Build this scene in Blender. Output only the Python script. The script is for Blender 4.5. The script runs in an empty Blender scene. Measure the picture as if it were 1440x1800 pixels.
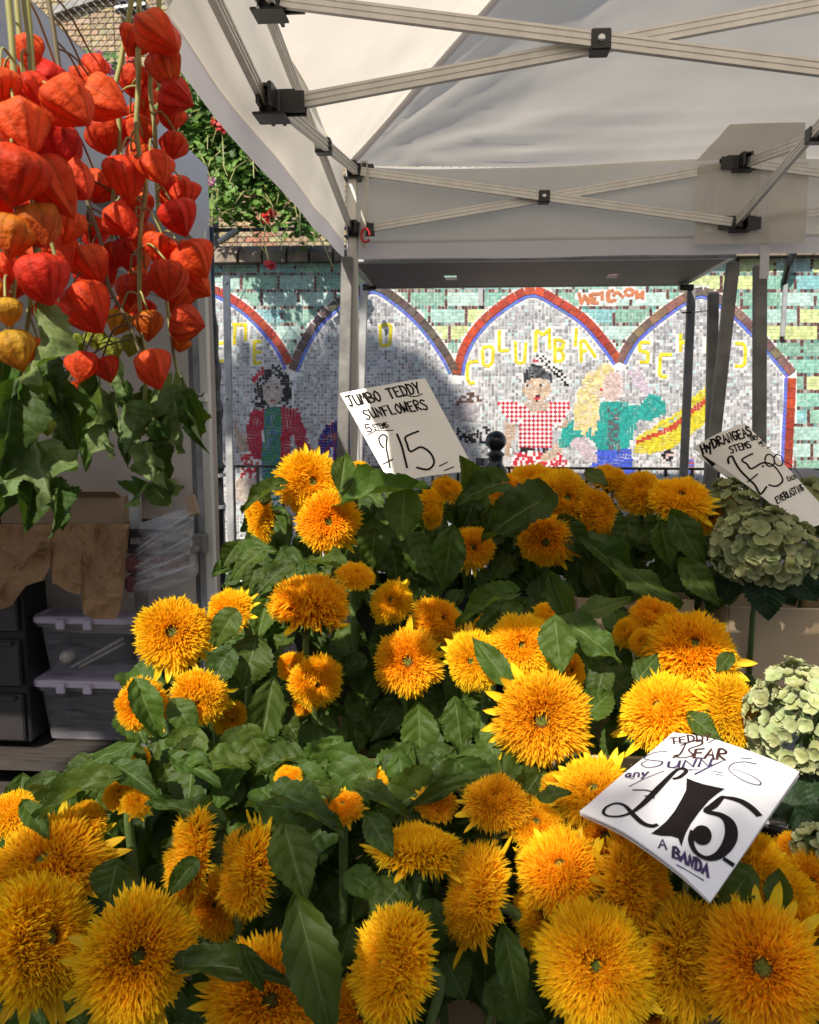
import bpy, math, random
from mathutils import Vector, Matrix, Euler, noise
random.seed(7)
sc = bpy.context.scene
COL = sc.collection
rad = math.radians

# ------------------------------------------------------------------ camera, sky, sun, exposure
F = 1443.0                                   # focal length in photo pixels (photo is 1440 x 1800)
CAM = Vector((0.0, 0.0, 1.6))
CROT = Euler((rad(90 - 7.5), 0.0, rad(4.13)), 'XYZ')
CR = CROT.to_matrix()
cd = bpy.data.cameras.new('camera')
camera = bpy.data.objects.new('camera', cd)
COL.objects.link(camera)
camera.location = CAM
camera.rotation_euler = CROT
cd.sensor_fit = 'HORIZONTAL'
cd.sensor_width = 36.0
cd.lens = 36.0 * F / 1440.0
cd.clip_start = 0.05
cd.clip_end = 500.0
cd.dof.use_dof = True
cd.dof.focus_distance = 1.55
cd.dof.aperture_fstop = 13.0
sc.camera = camera

SUN_TRAVEL = Vector((0.40, 1.0, -1.0)).normalized()
SUN_EL = math.asin(-SUN_TRAVEL.z)
SUN_AZ = math.atan2(-SUN_TRAVEL.x, -SUN_TRAVEL.y)       # clockwise from +Y
w = bpy.data.worlds.new('World')
sc.world = w
w.use_nodes = True
wn = w.node_tree.nodes
sky = wn.new('ShaderNodeTexSky')
sky.sky_type = 'NISHITA'
sky.sun_disc = False
sky.sun_elevation = SUN_EL
sky.sun_rotation = SUN_AZ
wn['Background'].inputs['Strength'].default_value = 0.13
w.node_tree.links.new(sky.outputs[0], wn['Background'].inputs['Color'])
sl = bpy.data.lights.new('sun', 'SUN')
sl.energy = 5.0
sl.angle = rad(0.53)
sl.color = (1.0, 0.93, 0.83)
sun = bpy.data.objects.new('sun', sl)
COL.objects.link(sun)
sun.rotation_euler = SUN_TRAVEL.to_track_quat('-Z', 'Y').to_euler()
sun.location = (-4, -10, 12)
sc.view_settings.view_transform = 'Standard'
sc.view_settings.look = 'None'
sc.view_settings.exposure = 0.48
sc.view_settings.gamma = 1.0
sc.view_settings.use_curve_mapping = False
sc.cycles.max_bounces = 8
sc.cycles.transparent_max_bounces = 12
sc.cycles.use_denoising = True

# ------------------------------------------------------------------ helpers
def at(px, py, Y):
    d = CR @ Vector(((px - 720) / F, (900 - py) / F, -1))
    return CAM + d * (Y / d.y)

def proj(p):
    q = CR.transposed() @ (Vector(p) - CAM)
    return 720 + F * q.x / -q.z, 900 - F * q.y / -q.z

def U(a, b): return random.uniform(a, b)

def inpoly(x, y, P):
    r = False
    j = len(P) - 1
    for i in range(len(P)):
        xi, yi = P[i]; xj, yj = P[j]
        if (yi > y) != (yj > y) and x < (xj - xi) * (y - yi) / (yj - yi) + xi: r = not r
        j = i
    return r

def crom(pts, n=6):
    """Catmull-Rom through tuples"""
    if len(pts) < 3: 
        a, b = pts[0], pts[-1]
        return [tuple(a[k] + (b[k] - a[k]) * i / n for k in range(len(a))) for i in range(n + 1)]
    P = [pts[0]] + list(pts) + [pts[-1]]
    out = []
    for i in range(1, len(P) - 2):
        p0, p1, p2, p3 = P[i - 1], P[i], P[i + 1], P[i + 2]
        for s in range(n):
            t = s / n
            out.append(tuple(0.5 * ((2 * p1[k]) + (-p0[k] + p2[k]) * t + (2 * p0[k] - 5 * p1[k] + 4 * p2[k] - p3[k]) * t * t + (-p0[k] + 3 * p1[k] - 3 * p2[k] + p3[k]) * t ** 3) for k in range(len(p1))))
    out.append(tuple(P[-2]))
    return out

class MB:
    def __init__(s): s.v, s.f, s.c, s.uv = [], [], [], []
    def add(s, vs, fs, col=None, uv=None):
        o = len(s.v)
        s.v += [tuple(p) for p in vs]
        s.f += [tuple(i + o for i in f) for f in fs]
        if col is not None:
            if isinstance(col, list): s.c += col
            else: s.c += [col] * len(vs)
        if uv is not None: s.uv += uv
        return s
    def box(s, c, size, M=None, col=None, bev=0.0):
        c = Vector(c); x, y, z = [k / 2 for k in size]
        M = M or Matrix.Identity(3)
        if bev > 0:
            b = bev; vs = []; 
            for sx in (-1, 1):
                for sy in (-1, 1):
                    for sz in (-1, 1):
                        vs += [Vector((sx * (x - b), sy * (y - b), sz * z)), Vector((sx * (x - b), sy * y, sz * (z - b))), Vector((sx * x, sy * (y - b), sz * (z - b)))]
            idx = lambda a, b_, c_, k: 3 * (a * 4 + b_ * 2 + c_) + k
            fs = []
            for sz in (0, 1):
                q = [idx(0, 0, sz, 0), idx(1, 0, sz, 0), idx(1, 1, sz, 0), idx(0, 1, sz, 0)]; fs.append(q if sz else q[::-1])
            for sy in (0, 1):
                q = [idx(0, sy, 0, 1), idx(1, sy, 0, 1), idx(1, sy, 1, 1), idx(0, sy, 1, 1)]; fs.append(q[::-1] if sy else q)
            for sx in (0, 1):
                q = [idx(sx, 0, 0, 2), idx(sx, 1, 0, 2), idx(sx, 1, 1, 2), idx(sx, 0, 1, 2)]; fs.append(q if sx else q[::-1])
            for a in (0, 1):
                for b_ in (0, 1):
                    fs.append([idx(0, a, b_, 0), idx(1, a, b_, 0), idx(1, a, b_, 1), idx(0, a, b_, 1)])
                    fs.append([idx(a, 0, b_, 0), idx(a, 1, b_, 0), idx(a, 1, b_, 2), idx(a, 0, b_, 2)])
                    fs.append([idx(a, b_, 0, 1), idx(a, b_, 1, 1), idx(a, b_, 1, 2), idx(a, b_, 0, 2)])
                    for c_ in (0, 1): fs.append([idx(a, b_, c_, 0), idx(a, b_, c_, 1), idx(a, b_, c_, 2)])
            return s.add([c + M @ p for p in vs], fs, col)
        vs = [c + M @ Vector((sx * x, sy * y, sz * z)) for sx in (-1, 1) for sy in (-1, 1) for sz in (-1, 1)]
        return s.add(vs, [(0, 1, 3, 2), (4, 6, 7, 5), (0, 4, 5, 1), (2, 3, 7, 6), (0, 2, 6, 4), (1, 5, 7, 3)], col)
    def bar(s, p0, p1, w_, h_, up=(0, 0, 1), col=None, bev=0.0):
        p0, p1 = Vector(p0), Vector(p1)
        y = (p1 - p0); L = y.length; y.normalize()
        x = y.cross(Vector(up)); 
        if x.length < 1e-4: x = y.cross(Vector((1, 0, 0)))
        x.normalize(); z = x.cross(y)
        M = Matrix((x, y, z)).transposed()
        return s.box((p0 + p1) / 2, (w_, L, h_), M, col, bev)
    def prof(s, p0, p1, pr, up, col=None):
        """extrude a closed 2-D profile (x across, z along up) from p0 to p1"""
        p0, p1 = Vector(p0), Vector(p1)
        y = (p1 - p0).normalized(); x = y.cross(Vector(up)).normalized(); z = x.cross(y)
        n = len(pr)
        vs = [p0 + x * a + z * b for a, b in pr] + [p1 + x * a + z * b for a, b in pr]
        fs = [(i, (i + 1) % n, n + (i + 1) % n, n + i) for i in range(n)] + [tuple(range(n))[::-1], tuple(range(n, 2 * n))]
        return s.add(vs, fs, col)
    def tube(s, pts, r, n=8, col=None, cap=True):
        pts = [Vector(p) for p in pts]
        m = len(pts); vs = []; fs = []
        t = (pts[1] - pts[0]).normalized()
        a = t.orthogonal().normalized()
        for i, p in enumerate(pts):
            t = (pts[min(i + 1, m - 1)] - pts[max(i - 1, 0)]).normalized()
            a = (a - t * a.dot(t)).normalized(); b = t.cross(a)
            rr = r[i] if isinstance(r, (list, tuple)) else r
            for k in range(n):
                g = 2 * math.pi * k / n
                vs.append(p + (a * math.cos(g) + b * math.sin(g)) * rr)
        for i in range(m - 1):
            for k in range(n):
                fs.append((i * n + k, i * n + (k + 1) % n, (i + 1) * n + (k + 1) % n, (i + 1) * n + k))
        if cap: fs += [tuple(range(n))[::-1], tuple(range((m - 1) * n, m * n))]
        return s.add(vs, fs, col)
    def lathe(s, pr, c, n=20, M=None, col=None):
        c = Vector(c); M = M or Matrix.Identity(3); vs = []; fs = []
        for r, z in pr:
            for k in range(n):
                g = 2 * math.pi * k / n
                vs.append(c + M @ Vector((r * math.cos(g), r * math.sin(g), z)))
        for i in range(len(pr) - 1):
            for k in range(n):
                fs.append((i * n + k, i * n + (k + 1) % n, (i + 1) * n + (k + 1) % n, (i + 1) * n + k))
        fs += [tuple(range(n))[::-1], tuple(range((len(pr) - 1) * n, len(pr) * n))]
        return s.add(vs, fs, col)
    def sheet(s, fn, nu, nv, col=None):
        vs = []; fs = []; uv = []
        for j in range(nv + 1):
            for i in range(nu + 1):
                vs.append(fn(i / nu, j / nv)); uv.append((i / nu, j / nv))
        for j in range(nv):
            for i in range(nu):
                a = j * (nu + 1) + i
                fs.append((a, a + 1, a + nu + 2, a + nu + 1))
        return s.add(vs, fs, col, uv)
    def mesh(s, name, origin=(0, 0, 0), smooth=False):
        me = bpy.data.meshes.new(name)
        o = Vector(origin)
        me.from_pydata([(v[0] - o.x, v[1] - o.y, v[2] - o.z) for v in s.v], [], s.f)
        if len(s.c) == len(s.v) and s.c:
            at_ = me.attributes.new('Col', 'FLOAT_COLOR', 'POINT')
            at_.data.foreach_set('color', [k for c in s.c for k in (c[0], c[1], c[2], 1.0)])
        if len(s.uv) == len(s.v) and s.uv:
            ul = me.uv_layers.new(name='UVMap')
            ul.data.foreach_set('uv', [k for l in me.loops for k in s.uv[l.vertex_index]])
        if smooth: me.shade_smooth()
        return me
    def build(s, name, mat, parent=None, smooth=False, origin=None):
        if parent is not None: o = wloc(parent)
        else: o = Vector(origin) if origin is not None else base_of(s.v)
        me = s.mesh(name, o, smooth)
        ob = bpy.data.objects.new(name, me); COL.objects.link(ob)
        for m_ in (mat if isinstance(mat, list) else [mat]): me.materials.append(m_)
        if parent is not None: ob.parent = parent
        else: ob.location = o
        return ob

def base_of(vs):
    xs = [v[0] for v in vs]; ys = [v[1] for v in vs]; zs = [v[2] for v in vs]
    return Vector(((min(xs) + max(xs)) / 2, (min(ys) + max(ys)) / 2, min(zs)))

def wloc(o):
    l = Vector(o.location)
    while o.parent: o = o.parent; l += Vector(o.location)
    return l

def tag(o, label=None, cat=None, group=None, kind=None):
    if label: o['label'] = label
    if cat: o['category'] = cat
    if group: o['group'] = group
    if kind: o['kind'] = kind
    return o

def thing(name, loc, label, cat, group=None):
    o = bpy.data.objects.new(name, None); COL.objects.link(o)
    o.empty_display_size = 0.05
    o.location = loc
    return tag(o, label, cat, group)

def inst(name, me, parent, M, kind=None):
    """an object on shared mesh data; M is its WORLD matrix, parent only translated"""
    o = bpy.data.objects.new(name, me); COL.objects.link(o)
    o.parent = parent
    o.matrix_local = Matrix.Translation(-wloc(parent)) @ M
    if kind: o['kind'] = kind
    return o

def frame(x, y, z, loc, s=(1, 1, 1)):
    M = Matrix.Identity(4)
    for i, (a, k) in enumerate(zip((x, y, z), s)):
        M[0][i], M[1][i], M[2][i] = a.x * k, a.y * k, a.z * k
    M.translation = loc
    return M

# ------------------------------------------------------------------ materials
def mat(name, col, rough=0.6, metal=0.0, var=0.0, vscale=8.0, bump=0.0, bscale=40.0, attr=False, trans=0.0, tcol=None, spec=0.5, coat=0.0, rndhue=0.0, stretch=None, detail=4.0):
    m = bpy.data.materials.new(name); m.use_nodes = True
    N = m.node_tree.nodes; L = m.node_tree.links
    b = N['Principled BSDF']
    b.inputs['Roughness'].default_value = rough
    b.inputs['Metallic'].default_value = metal
    b.inputs['Specular IOR Level'].default_value = spec
    b.inputs['Coat Weight'].default_value = coat
    tc = N.new('ShaderNodeTexCoord')
    vec = tc.outputs['Object']
    if stretch:
        mp = N.new('ShaderNodeMapping'); mp.inputs['Scale'].default_value = stretch
        L.new(vec, mp.inputs['Vector']); vec = mp.outputs[0]
    if attr:
        a = N.new('ShaderNodeAttribute'); a.attribute_name = 'Col'; cs = a.outputs['Color']
    else:
        a = N.new('ShaderNodeRGB'); a.outputs[0].default_value = (*col, 1); cs = a.outputs[0]
    if var > 0:
        nz = N.new('ShaderNodeTexNoise'); nz.inputs['Scale'].default_value = vscale; nz.inputs['Detail'].default_value = detail
        L.new(vec, nz.inputs['Vector'])
        mr = N.new('ShaderNodeMapRange'); mr.inputs[1].default_value = 0.3; mr.inputs[2].default_value = 0.7
        mr.inputs[3].default_value = 1 - var; mr.inputs[4].default_value = 1 + var * 0.6
        L.new(nz.outputs['Fac'], mr.inputs[0])
        mx = N.new('ShaderNodeMix'); mx.data_type = 'RGBA'; mx.blend_type = 'MULTIPLY'; mx.inputs[0].default_value = 1
        L.new(cs, mx.inputs[6]); L.new(mr.outputs[0], mx.inputs[7]); cs = mx.outputs[2]
        rr = N.new('ShaderNodeMapRange'); rr.inputs[3].default_value = max(0.05, rough - 0.12); rr.inputs[4].default_value = min(1, rough + 0.12)
        L.new(nz.outputs['Fac'], rr.inputs[0]); L.new(rr.outputs[0], b.inputs['Roughness'])
    if rndhue > 0:
        oi = N.new('ShaderNodeObjectInfo')
        hs = N.new('ShaderNodeHueSaturation')
        m1 = N.new('ShaderNodeMapRange'); m1.inputs[3].default_value = 0.5 - rndhue * 0.04; m1.inputs[4].default_value = 0.5 + rndhue * 0.04
        m2 = N.new('ShaderNodeMapRange'); m2.inputs[3].default_value = 1 - rndhue * 0.3; m2.inputs[4].default_value = 1 + rndhue * 0.3
        ml = N.new('ShaderNodeMath'); ml.operation = 'MULTIPLY'; ml.inputs[1].default_value = 17.3
        fr = N.new('ShaderNodeMath'); fr.operation = 'FRACT'
        L.new(oi.outputs['Random'], ml.inputs[0]); L.new(ml.outputs[0], fr.inputs[0])
        L.new(oi.outputs['Random'], m1.inputs[0]); L.new(fr.outputs[0], m2.inputs[0])
        L.new(m1.outputs[0], hs.inputs['Hue']); L.new(m2.outputs[0], hs.inputs['Value']); L.new(cs, hs.inputs['Color']); cs = hs.outputs[0]
    L.new(cs, b.inputs['Base Color'])
    bo = None
    if bump > 0:
        nb = N.new('ShaderNodeTexNoise'); nb.inputs['Scale'].default_value = bscale; nb.inputs['Detail'].default_value = 6
        L.new(vec, nb.inputs['Vector'])
        bp = N.new('ShaderNodeBump'); bp.inputs['Strength'].default_value = bump; bp.inputs['Distance'].default_value = 0.01
        L.new(nb.outputs['Fac'], bp.inputs['Height']); L.new(bp.outputs[0], b.inputs['Normal']); bo = bp
    if trans > 0:
        t = N.new('ShaderNodeBsdfTranslucent')
        if tcol: 
            mt = N.new('ShaderNodeMix'); mt.data_type = 'RGBA'; mt.blend_type = 'MULTIPLY'; mt.inputs[0].default_value = 1; mt.inputs[7].default_value = (*tcol, 1)
            L.new(cs, mt.inputs[6]); L.new(mt.outputs[2], t.inputs['Color'])
        else: L.new(cs, t.inputs['Color'])
        if bo: L.new(bo.outputs[0], t.inputs['Normal'])
        ms = N.new('ShaderNodeMixShader'); ms.inputs[0].default_value = trans
        L.new(b.outputs[0], ms.inputs[1]); L.new(t.outputs[0], ms.inputs[2])
        L.new(ms.outputs[0], N['Material Output'].inputs['Surface'])
    m['cs'] = 1
    return m

def leaf_mat(name, top, under, vein, nveins=5.2, trans=0.36):
    m = bpy.data.materials.new(name); m.use_nodes = True
    N = m.node_tree.nodes; L = m.node_tree.links; b = N['Principled BSDF']
    b.inputs['Roughness'].default_value = 0.55; b.inputs['Specular IOR Level'].default_value = 0.28
    uv = N.new('ShaderNodeUVMap'); sp = N.new('ShaderNodeSeparateXYZ'); L.new(uv.outputs[0], sp.inputs[0])
    def M(op, a, c=None, d=None):
        n = N.new('ShaderNodeMath'); n.operation = op
        for i, k in enumerate((a, c, d)):
            if k is None: continue
            if isinstance(k, (int, float)): n.inputs[i].default_value = k
            else: L.new(k, n.inputs[i])
        return n.outputs[0]
    au = M('ABSOLUTE', M('MULTIPLY', M('SUBTRACT', sp.outputs[0], 0.5), 2.0))
    mid = M('SUBTRACT', 1.0, M('DIVIDE', au, 0.07)); mid = M('MAXIMUM', mid, 0.0)
    ph = M('MULTIPLY', M('SUBTRACT', sp.outputs[1], M('MULTIPLY', M('POWER', au, 1.4), 0.24)), nveins)
    tri = M('ABSOLUTE', M('SUBTRACT', M('FRACT', ph), 0.5))           # 0 at vein
    sv = M('MAXIMUM', M('SUBTRACT', 1.0, M('DIVIDE', tri, 0.045)), 0.0)
    vm = M('MINIMUM', M('ADD', mid, M('MULTIPLY', sv, 0.32)), 1.0)
    oi = N.new('ShaderNodeObjectInfo')
    geo = N.new('ShaderNodeNewGeometry')
    mx = N.new('ShaderNodeMix'); mx.data_type = 'RGBA'; L.new(geo.outputs['Backfacing'], mx.inputs[0])
    mx.inputs[6].default_value = (*top, 1); mx.inputs[7].default_value = (*under, 1)
    tc = N.new('ShaderNodeTexCoord'); nz = N.new('ShaderNodeTexNoise'); nz.inputs['Scale'].default_value = 3.0; nz.inputs['Detail'].default_value = 5; nz.noise_dimensions = '4D'
    L.new(tc.outputs['Object'], nz.inputs['Vector']); L.new(M('MULTIPLY', oi.outputs['Random'], 40.0), nz.inputs['W'])
    hs = N.new('ShaderNodeHueSaturation'); L.new(mx.outputs[2], hs.inputs['Color'])
    v = M('ADD', M('MULTIPLY', nz.outputs['Fac'], 0.9), M('ADD', M('MULTIPLY', oi.outputs['Random'], 0.6), 0.28)); L.new(v, hs.inputs['Value'])
    L.new(M('ADD', 0.485, M('MULTIPLY', M('FRACT', M('MULTIPLY', oi.outputs['Random'], 13.7)), 0.03)), hs.inputs['Hue'])
    mv = N.new('ShaderNodeMix'); mv.data_type = 'RGBA'; L.new(M('MULTIPLY', vm, 0.6), mv.inputs[0]); L.new(hs.outputs[0], mv.inputs[6]); mv.inputs[7].default_value = (*vein, 1)
    L.new(mv.outputs[2], b.inputs['Base Color'])
    hgt = M('SUBTRACT', M('ADD', M('MULTIPLY', M('SINE', M('MULTIPLY', tri, 3.14)), 0.22), M('MULTIPLY', nz.outputs['Fac'], 1.3)), M('MULTIPLY', mid, 0.4))
    bp = N.new('ShaderNodeBump'); bp.inputs['Strength'].default_value = 0.22; bp.inputs['Distance'].default_value = 0.05
    L.new(hgt, bp.inputs['Height']); L.new(bp.outputs[0], b.inputs['Normal'])
    t = N.new('ShaderNodeBsdfTranslucent'); g = N.new('ShaderNodeMix'); g.data_type = 'RGBA'; g.blend_type = 'MULTIPLY'; g.inputs[0].default_value = 1; g.inputs[7].default_value = (1.5, 1.6, 0.5, 1)
    L.new(mv.outputs[2], g.inputs[6]); L.new(g.outputs[2], t.inputs['Color'])
    ms = N.new('ShaderNodeMixShader'); ms.inputs[0].default_value = trans
    L.new(b.outputs[0], ms.inputs[1]); L.new(t.outputs[0], ms.inputs[2]); L.new(ms.outputs[0], N['Material Output'].inputs['Surface'])
    return m

MT = {}
MT['asphalt'] = mat('asphalt', (0.055, 0.054, 0.052), 0.9, var=0.35, vscale=3, bump=0.5, bscale=90)
MT['fabric'] = mat('gazebo_fabric', (0.80, 0.765, 0.71), 0.85, var=0.10, vscale=2.2, bump=0.10, bscale=16, trans=0.57, tcol=(0.97, 0.91, 0.81), spec=0.2)
MT['hem'] = mat('gazebo_hem', (0.70, 0.66, 0.66), 0.85, var=0.05, vscale=5, trans=0.36, spec=0.2)
MT['patch'] = mat('gazebo_patch', (0.75, 0.71, 0.64), 0.85, var=0.08, vscale=6, trans=0.5, spec=0.2)
MT['fabric_b'] = mat('neighbour_fabric', (0.66, 0.68, 0.72), 0.8, var=0.10, vscale=3, bump=0.15, bscale=12, trans=0.06, spec=0.3)
MT['alu'] = mat('painted_aluminium', (0.66, 0.63, 0.58), 0.42, 0.25, var=0.12, vscale=4, stretch=(6, 6, 1))
MT['blackplastic'] = mat('black_plastic', (0.012, 0.012, 0.013), 0.42, var=0.2, vscale=20)
MT['bolt'] = mat('steel_bolt', (0.55, 0.55, 0.55), 0.3, 1.0)
MT['redcord'] = mat('red_cord', (0.5, 0.02, 0.03), 0.6)
MT['galv'] = mat('galvanised_steel', (0.42, 0.42, 0.41), 0.5, 0.35, var=0.35, vscale=9, bump=0.1, bscale=60)
MT['galvdark'] = mat('weathered_galvanised_steel', (0.21, 0.20, 0.185), 0.6, 0.3, var=0.45, vscale=8, bump=0.2, bscale=40)
MT['darkboard'] = mat('dark_shelf_board', (0.060, 0.046, 0.042), 0.6, 0.0, var=0.4, vscale=4, stretch=(1, 10, 4))
MT['iron'] = mat('black_painted_iron', (0.010, 0.010, 0.011), 0.3, 0.0, var=0.3, vscale=14, bump=0.15, bscale=50, coat=0.3)
MT['tile'] = mat('glazed_tile', (1, 1, 1), 0.28, attr=True, var=0.10, vscale=60, spec=0.5)
MT['terracotta'] = mat('glazed_border_brick', (1, 1, 1), 0.42, attr=True, var=0.35, vscale=45, bump=0.2, bscale=80)
MT['grout'] = mat('pale_grout', (0.66, 0.65, 0.62), 0.9, var=0.2, vscale=6, bump=0.3, bscale=120)
MT['brick'] = mat('stock_brick', (1, 1, 1), 0.85, attr=True, var=0.35, vscale=14, bump=0.4, bscale=60)
MT['mortar'] = mat('mortar', (0.42, 0.39, 0.34), 0.95, var=0.15, vscale=8)
MT['coping'] = mat('weathered_coping_brick', (0.22, 0.17, 0.13), 0.9, var=0.6, vscale=9, bump=0.6, bscale=40)
MT['wire'] = mat('fence_wire', (0.10, 0.10, 0.10), 0.5, 0.6)
MT['card'] = mat('white_card', (0.80, 0.76, 0.69), 0.5, var=0.05, vscale=5, bump=0.04, bscale=25)
MT['cardgloss'] = mat('laminated_card', (0.74, 0.73, 0.74), 0.33, var=0.07, vscale=6, bump=0.06, bscale=20, coat=0.15)
MT['ink'] = mat('marker_ink', (0.010, 0.007, 0.007), 0.75, spec=0.15, var=0.3, vscale=90)
MT['inkbrown'] = mat('brown_marker_ink', (0.05, 0.022, 0.018), 0.7, spec=0.15, var=0.5, vscale=90)
MT['inkviolet'] = mat('violet_marker_ink', (0.05, 0.035, 0.095), 0.7, spec=0.15, var=0.5, vscale=90)
MT['cream'] = mat('cream_flower_box', (0.60, 0.44, 0.27), 0.6, var=0.12, vscale=4, bump=0.08, bscale=20)
MT['whitewood'] = mat('whitewashed_wood', (0.55, 0.49, 0.41), 0.8, var=0.3, vscale=10, stretch=(6, 6, 0.6), bump=0.2)
MT['cardboard'] = mat('corrugated_cardboard', (0.40, 0.27, 0.17), 0.85, var=0.14, vscale=5, bump=0.1, bscale=30)
MT['kraft'] = mat('kraft_paper', (0.33, 0.19, 0.09), 0.8, var=0.22, vscale=6, bump=0.5, bscale=9)
MT['lilac'] = mat('lilac_lid_plastic', (0.62, 0.53, 0.65), 0.4, var=0.06, vscale=8)
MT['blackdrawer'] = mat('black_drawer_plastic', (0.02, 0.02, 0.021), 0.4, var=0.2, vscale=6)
MT['smokedrawer'] = mat('smoky_drawer_front', (0.032, 0.028, 0.030), 0.22, var=0.3, vscale=5, spec=0.6)
MT['tabletop'] = mat('worn_table_board', (0.045, 0.036, 0.030), 0.8, var=0.35, vscale=8, stretch=(1, 8, 1))
MT['tarp'] = mat('grey_tarpaulin', (0.30, 0.30, 0.31), 0.6, var=0.2, vscale=5, bump=0.3, bscale=10)
MT['sheet'] = mat('stall_back_sheet', (0.62, 0.55, 0.49), 0.8, var=0.12, vscale=3, bump=0.35, bscale=7, trans=0.06, spec=0.2)
MT['petal'] = mat('sunflower_petal', (1, 1, 1), 0.6, attr=True, trans=0.48, tcol=(1.0, 1.0, 0.6), rndhue=0.22, spec=0.12)
MT['ray'] = mat('sunflower_ray_petal', (1, 1, 1), 0.5, attr=True, trans=0.35, rndhue=0.3, spec=0.2)
MT['disc'] = mat('sunflower_disc', (1, 1, 1), 0.9, var=0.5, vscale=18, bump=1.0, bscale=40, rndhue=0.3, attr=True)
MT['calyx'] = mat('sunflower_calyx', (0.085, 0.15, 0.035), 0.6, var=0.3, vscale=3, trans=0.2, rndhue=0.5)
MT['stem'] = mat('green_stem', (0.12, 0.19, 0.05), 0.55, var=0.25, vscale=30, bump=0.2, bscale=150)
MT['physstem'] = mat('lantern_plant_stem', (0.30, 0.29, 0.09), 0.55, var=0.35, vscale=14)
MT['physstem2'] = mat('brown_lantern_plant_stem', (0.13, 0.10, 0.045), 0.6, var=0.35, vscale=14)
MT['lantern'] = mat('papery_lantern', (1, 1, 1), 0.55, attr=True, var=0.25, vscale=3.0, bump=0.45, bscale=6.0, trans=0.42, tcol=(1.0, 0.85, 0.6), rndhue=0.15, spec=0.25)
MT['leaf'] = leaf_mat('sunflower_leaf', (0.052, 0.090, 0.012), (0.135, 0.195, 0.058), (0.19, 0.24, 0.09))
MT['wilt'] = leaf_mat('wilted_leaf', (0.046, 0.086, 0.016), (0.125, 0.18, 0.055), (0.22, 0.25, 0.12), nveins=6.0)
MT['hleaf'] = leaf_mat('hydrangea_leaf', (0.018, 0.040, 0.014), (0.05, 0.085, 0.035), (0.06, 0.09, 0.04), nveins=9.0, trans=0.15)
MT['floret_olive'] = mat('olive_floret', (1, 1, 1), 0.65, attr=True, var=0.2, vscale=1.5, trans=0.2, rndhue=0.6)
MT['foliage'] = mat('geranium_foliage', (1, 1, 1), 0.5, attr=True, trans=0.3, tcol=(1.4, 1.5, 0.5))
MT['bark'] = mat('plane_bark', (0.16, 0.13, 0.09), 0.9, var=0.4, vscale=5, bump=0.5)
MT['blossom'] = mat('geranium_blossom', (1, 1, 1), 0.5, attr=True, trans=0.3)

def plastic_clear(name, col, alpha, rough):
    m = bpy.data.materials.new(name); m.use_nodes = True
    N = m.node_tree.nodes; L = m.node_tree.links; b = N['Principled BSDF']
    b.inputs['Base Color'].default_value = (*col, 1); b.inputs['Roughness'].default_value = rough
    nz = N.new('ShaderNodeTexNoise'); nz.inputs['Scale'].default_value = 9; nz.inputs['Detail'].default_value = 5
    tc = N.new('ShaderNodeTexCoord'); mp = N.new('ShaderNodeMapping'); mp.inputs['Scale'].default_value = (1, 1, 6)
    L.new(tc.outputs['Object'], mp.inputs[0]); L.new(mp.outputs[0], nz.inputs['Vector'])
    mr = N.new('ShaderNodeMapRange'); mr.inputs[1].default_value = 0.3; mr.inputs[2].default_value = 0.7; mr.inputs[3].default_value = alpha * 0.5; mr.inputs[4].default_value = min(1, alpha * 1.5)
    L.new(nz.outputs['Fac'], mr.inputs[0]); L.new(mr.outputs[0], b.inputs['Alpha'])
    bp = N.new('ShaderNodeBump'); bp.inputs['Strength'].default_value = 0.25; bp.inputs['Distance'].default_value = 0.01
    L.new(nz.outputs['Fac'], bp.inputs['Height']); L.new(bp.outputs[0], b.inputs['Normal'])
    return m
MT['clearbox'] = plastic_clear('clear_box_plastic', (0.36, 0.35, 0.37), 0.28, 0.25)
MT['film'] = plastic_clear('stretch_film', (0.70, 0.70, 0.72), 0.26, 0.14)

# ------------------------------------------------------------------ ground
g = MB(); g.sheet(lambda u, v: (-60 + 120 * u, -60 + 120 * v, 0), 12, 12)
tag(g.build('pavement', MT['asphalt'], origin=(0, 0, 0)), kind='structure')

# ------------------------------------------------------------------ far brick building
BY = 12.0
bb = thing('brick_building', (-4.5, BY, 0), 'old yellow stock brick building behind the wire fence', 'building')
MB().box((-4.5, BY + 0.2, 4.0), (15, 0.34, 8.0)).build('wall_face', MT['mortar'], bb)
def brickcol(p):
    k = random.random()
    c = random.choice([(0.40, 0.29, 0.15), (0.34, 0.25, 0.14), (0.45, 0.35, 0.20), (0.27, 0.19, 0.12), (0.36, 0.23, 0.13)])
    if p[0] > 435 and p[0] < 480 and p[1] > 250: c = random.choice([(0.42, 0.12, 0.08), (0.38, 0.13, 0.09)])
    return tuple(.6 * x * U(0.85, 1.15) + .4 * y_ for x, y_ in zip(c, (.37, .28, .16)))
cnt = 0
rest = MB()
course = 0.075
for r in range(0, 106):
    z = course * (r + 0.5)
    x = -12.0 + (0.113 if r % 2 else 0.0); k = 0
    while x < 3.0:
        wd = 0.215 if (k + r) % 2 == 0 else 0.1025
        cx = x + wd / 2
        px, py = proj((cx, BY, z))
        x += wd + 0.010; k += 1
        if not (-120 < px < 720 and -160 < py < 480): continue
        seen = (85 < px < 345 and -10 < py < 150) or (365 < px < 470 and 335 < py < 440)
        col = brickcol((px, py))
        if seen and cnt < 300:
            m = MB(); m.box((cx, BY + 0.02 - U(0, 0.006), z), (wd, 0.06, 0.064), None, col, 0.004)
            m.build('brick', MT['brick'], bb); cnt += 1
        else:
            rest.box((cx, BY + 0.02 - U(0, 0.006), z), (wd, 0.06, 0.064), None, col)
o = rest.build('brickwork', MT['brick'], bb); o['kind'] = 'stuff'
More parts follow.
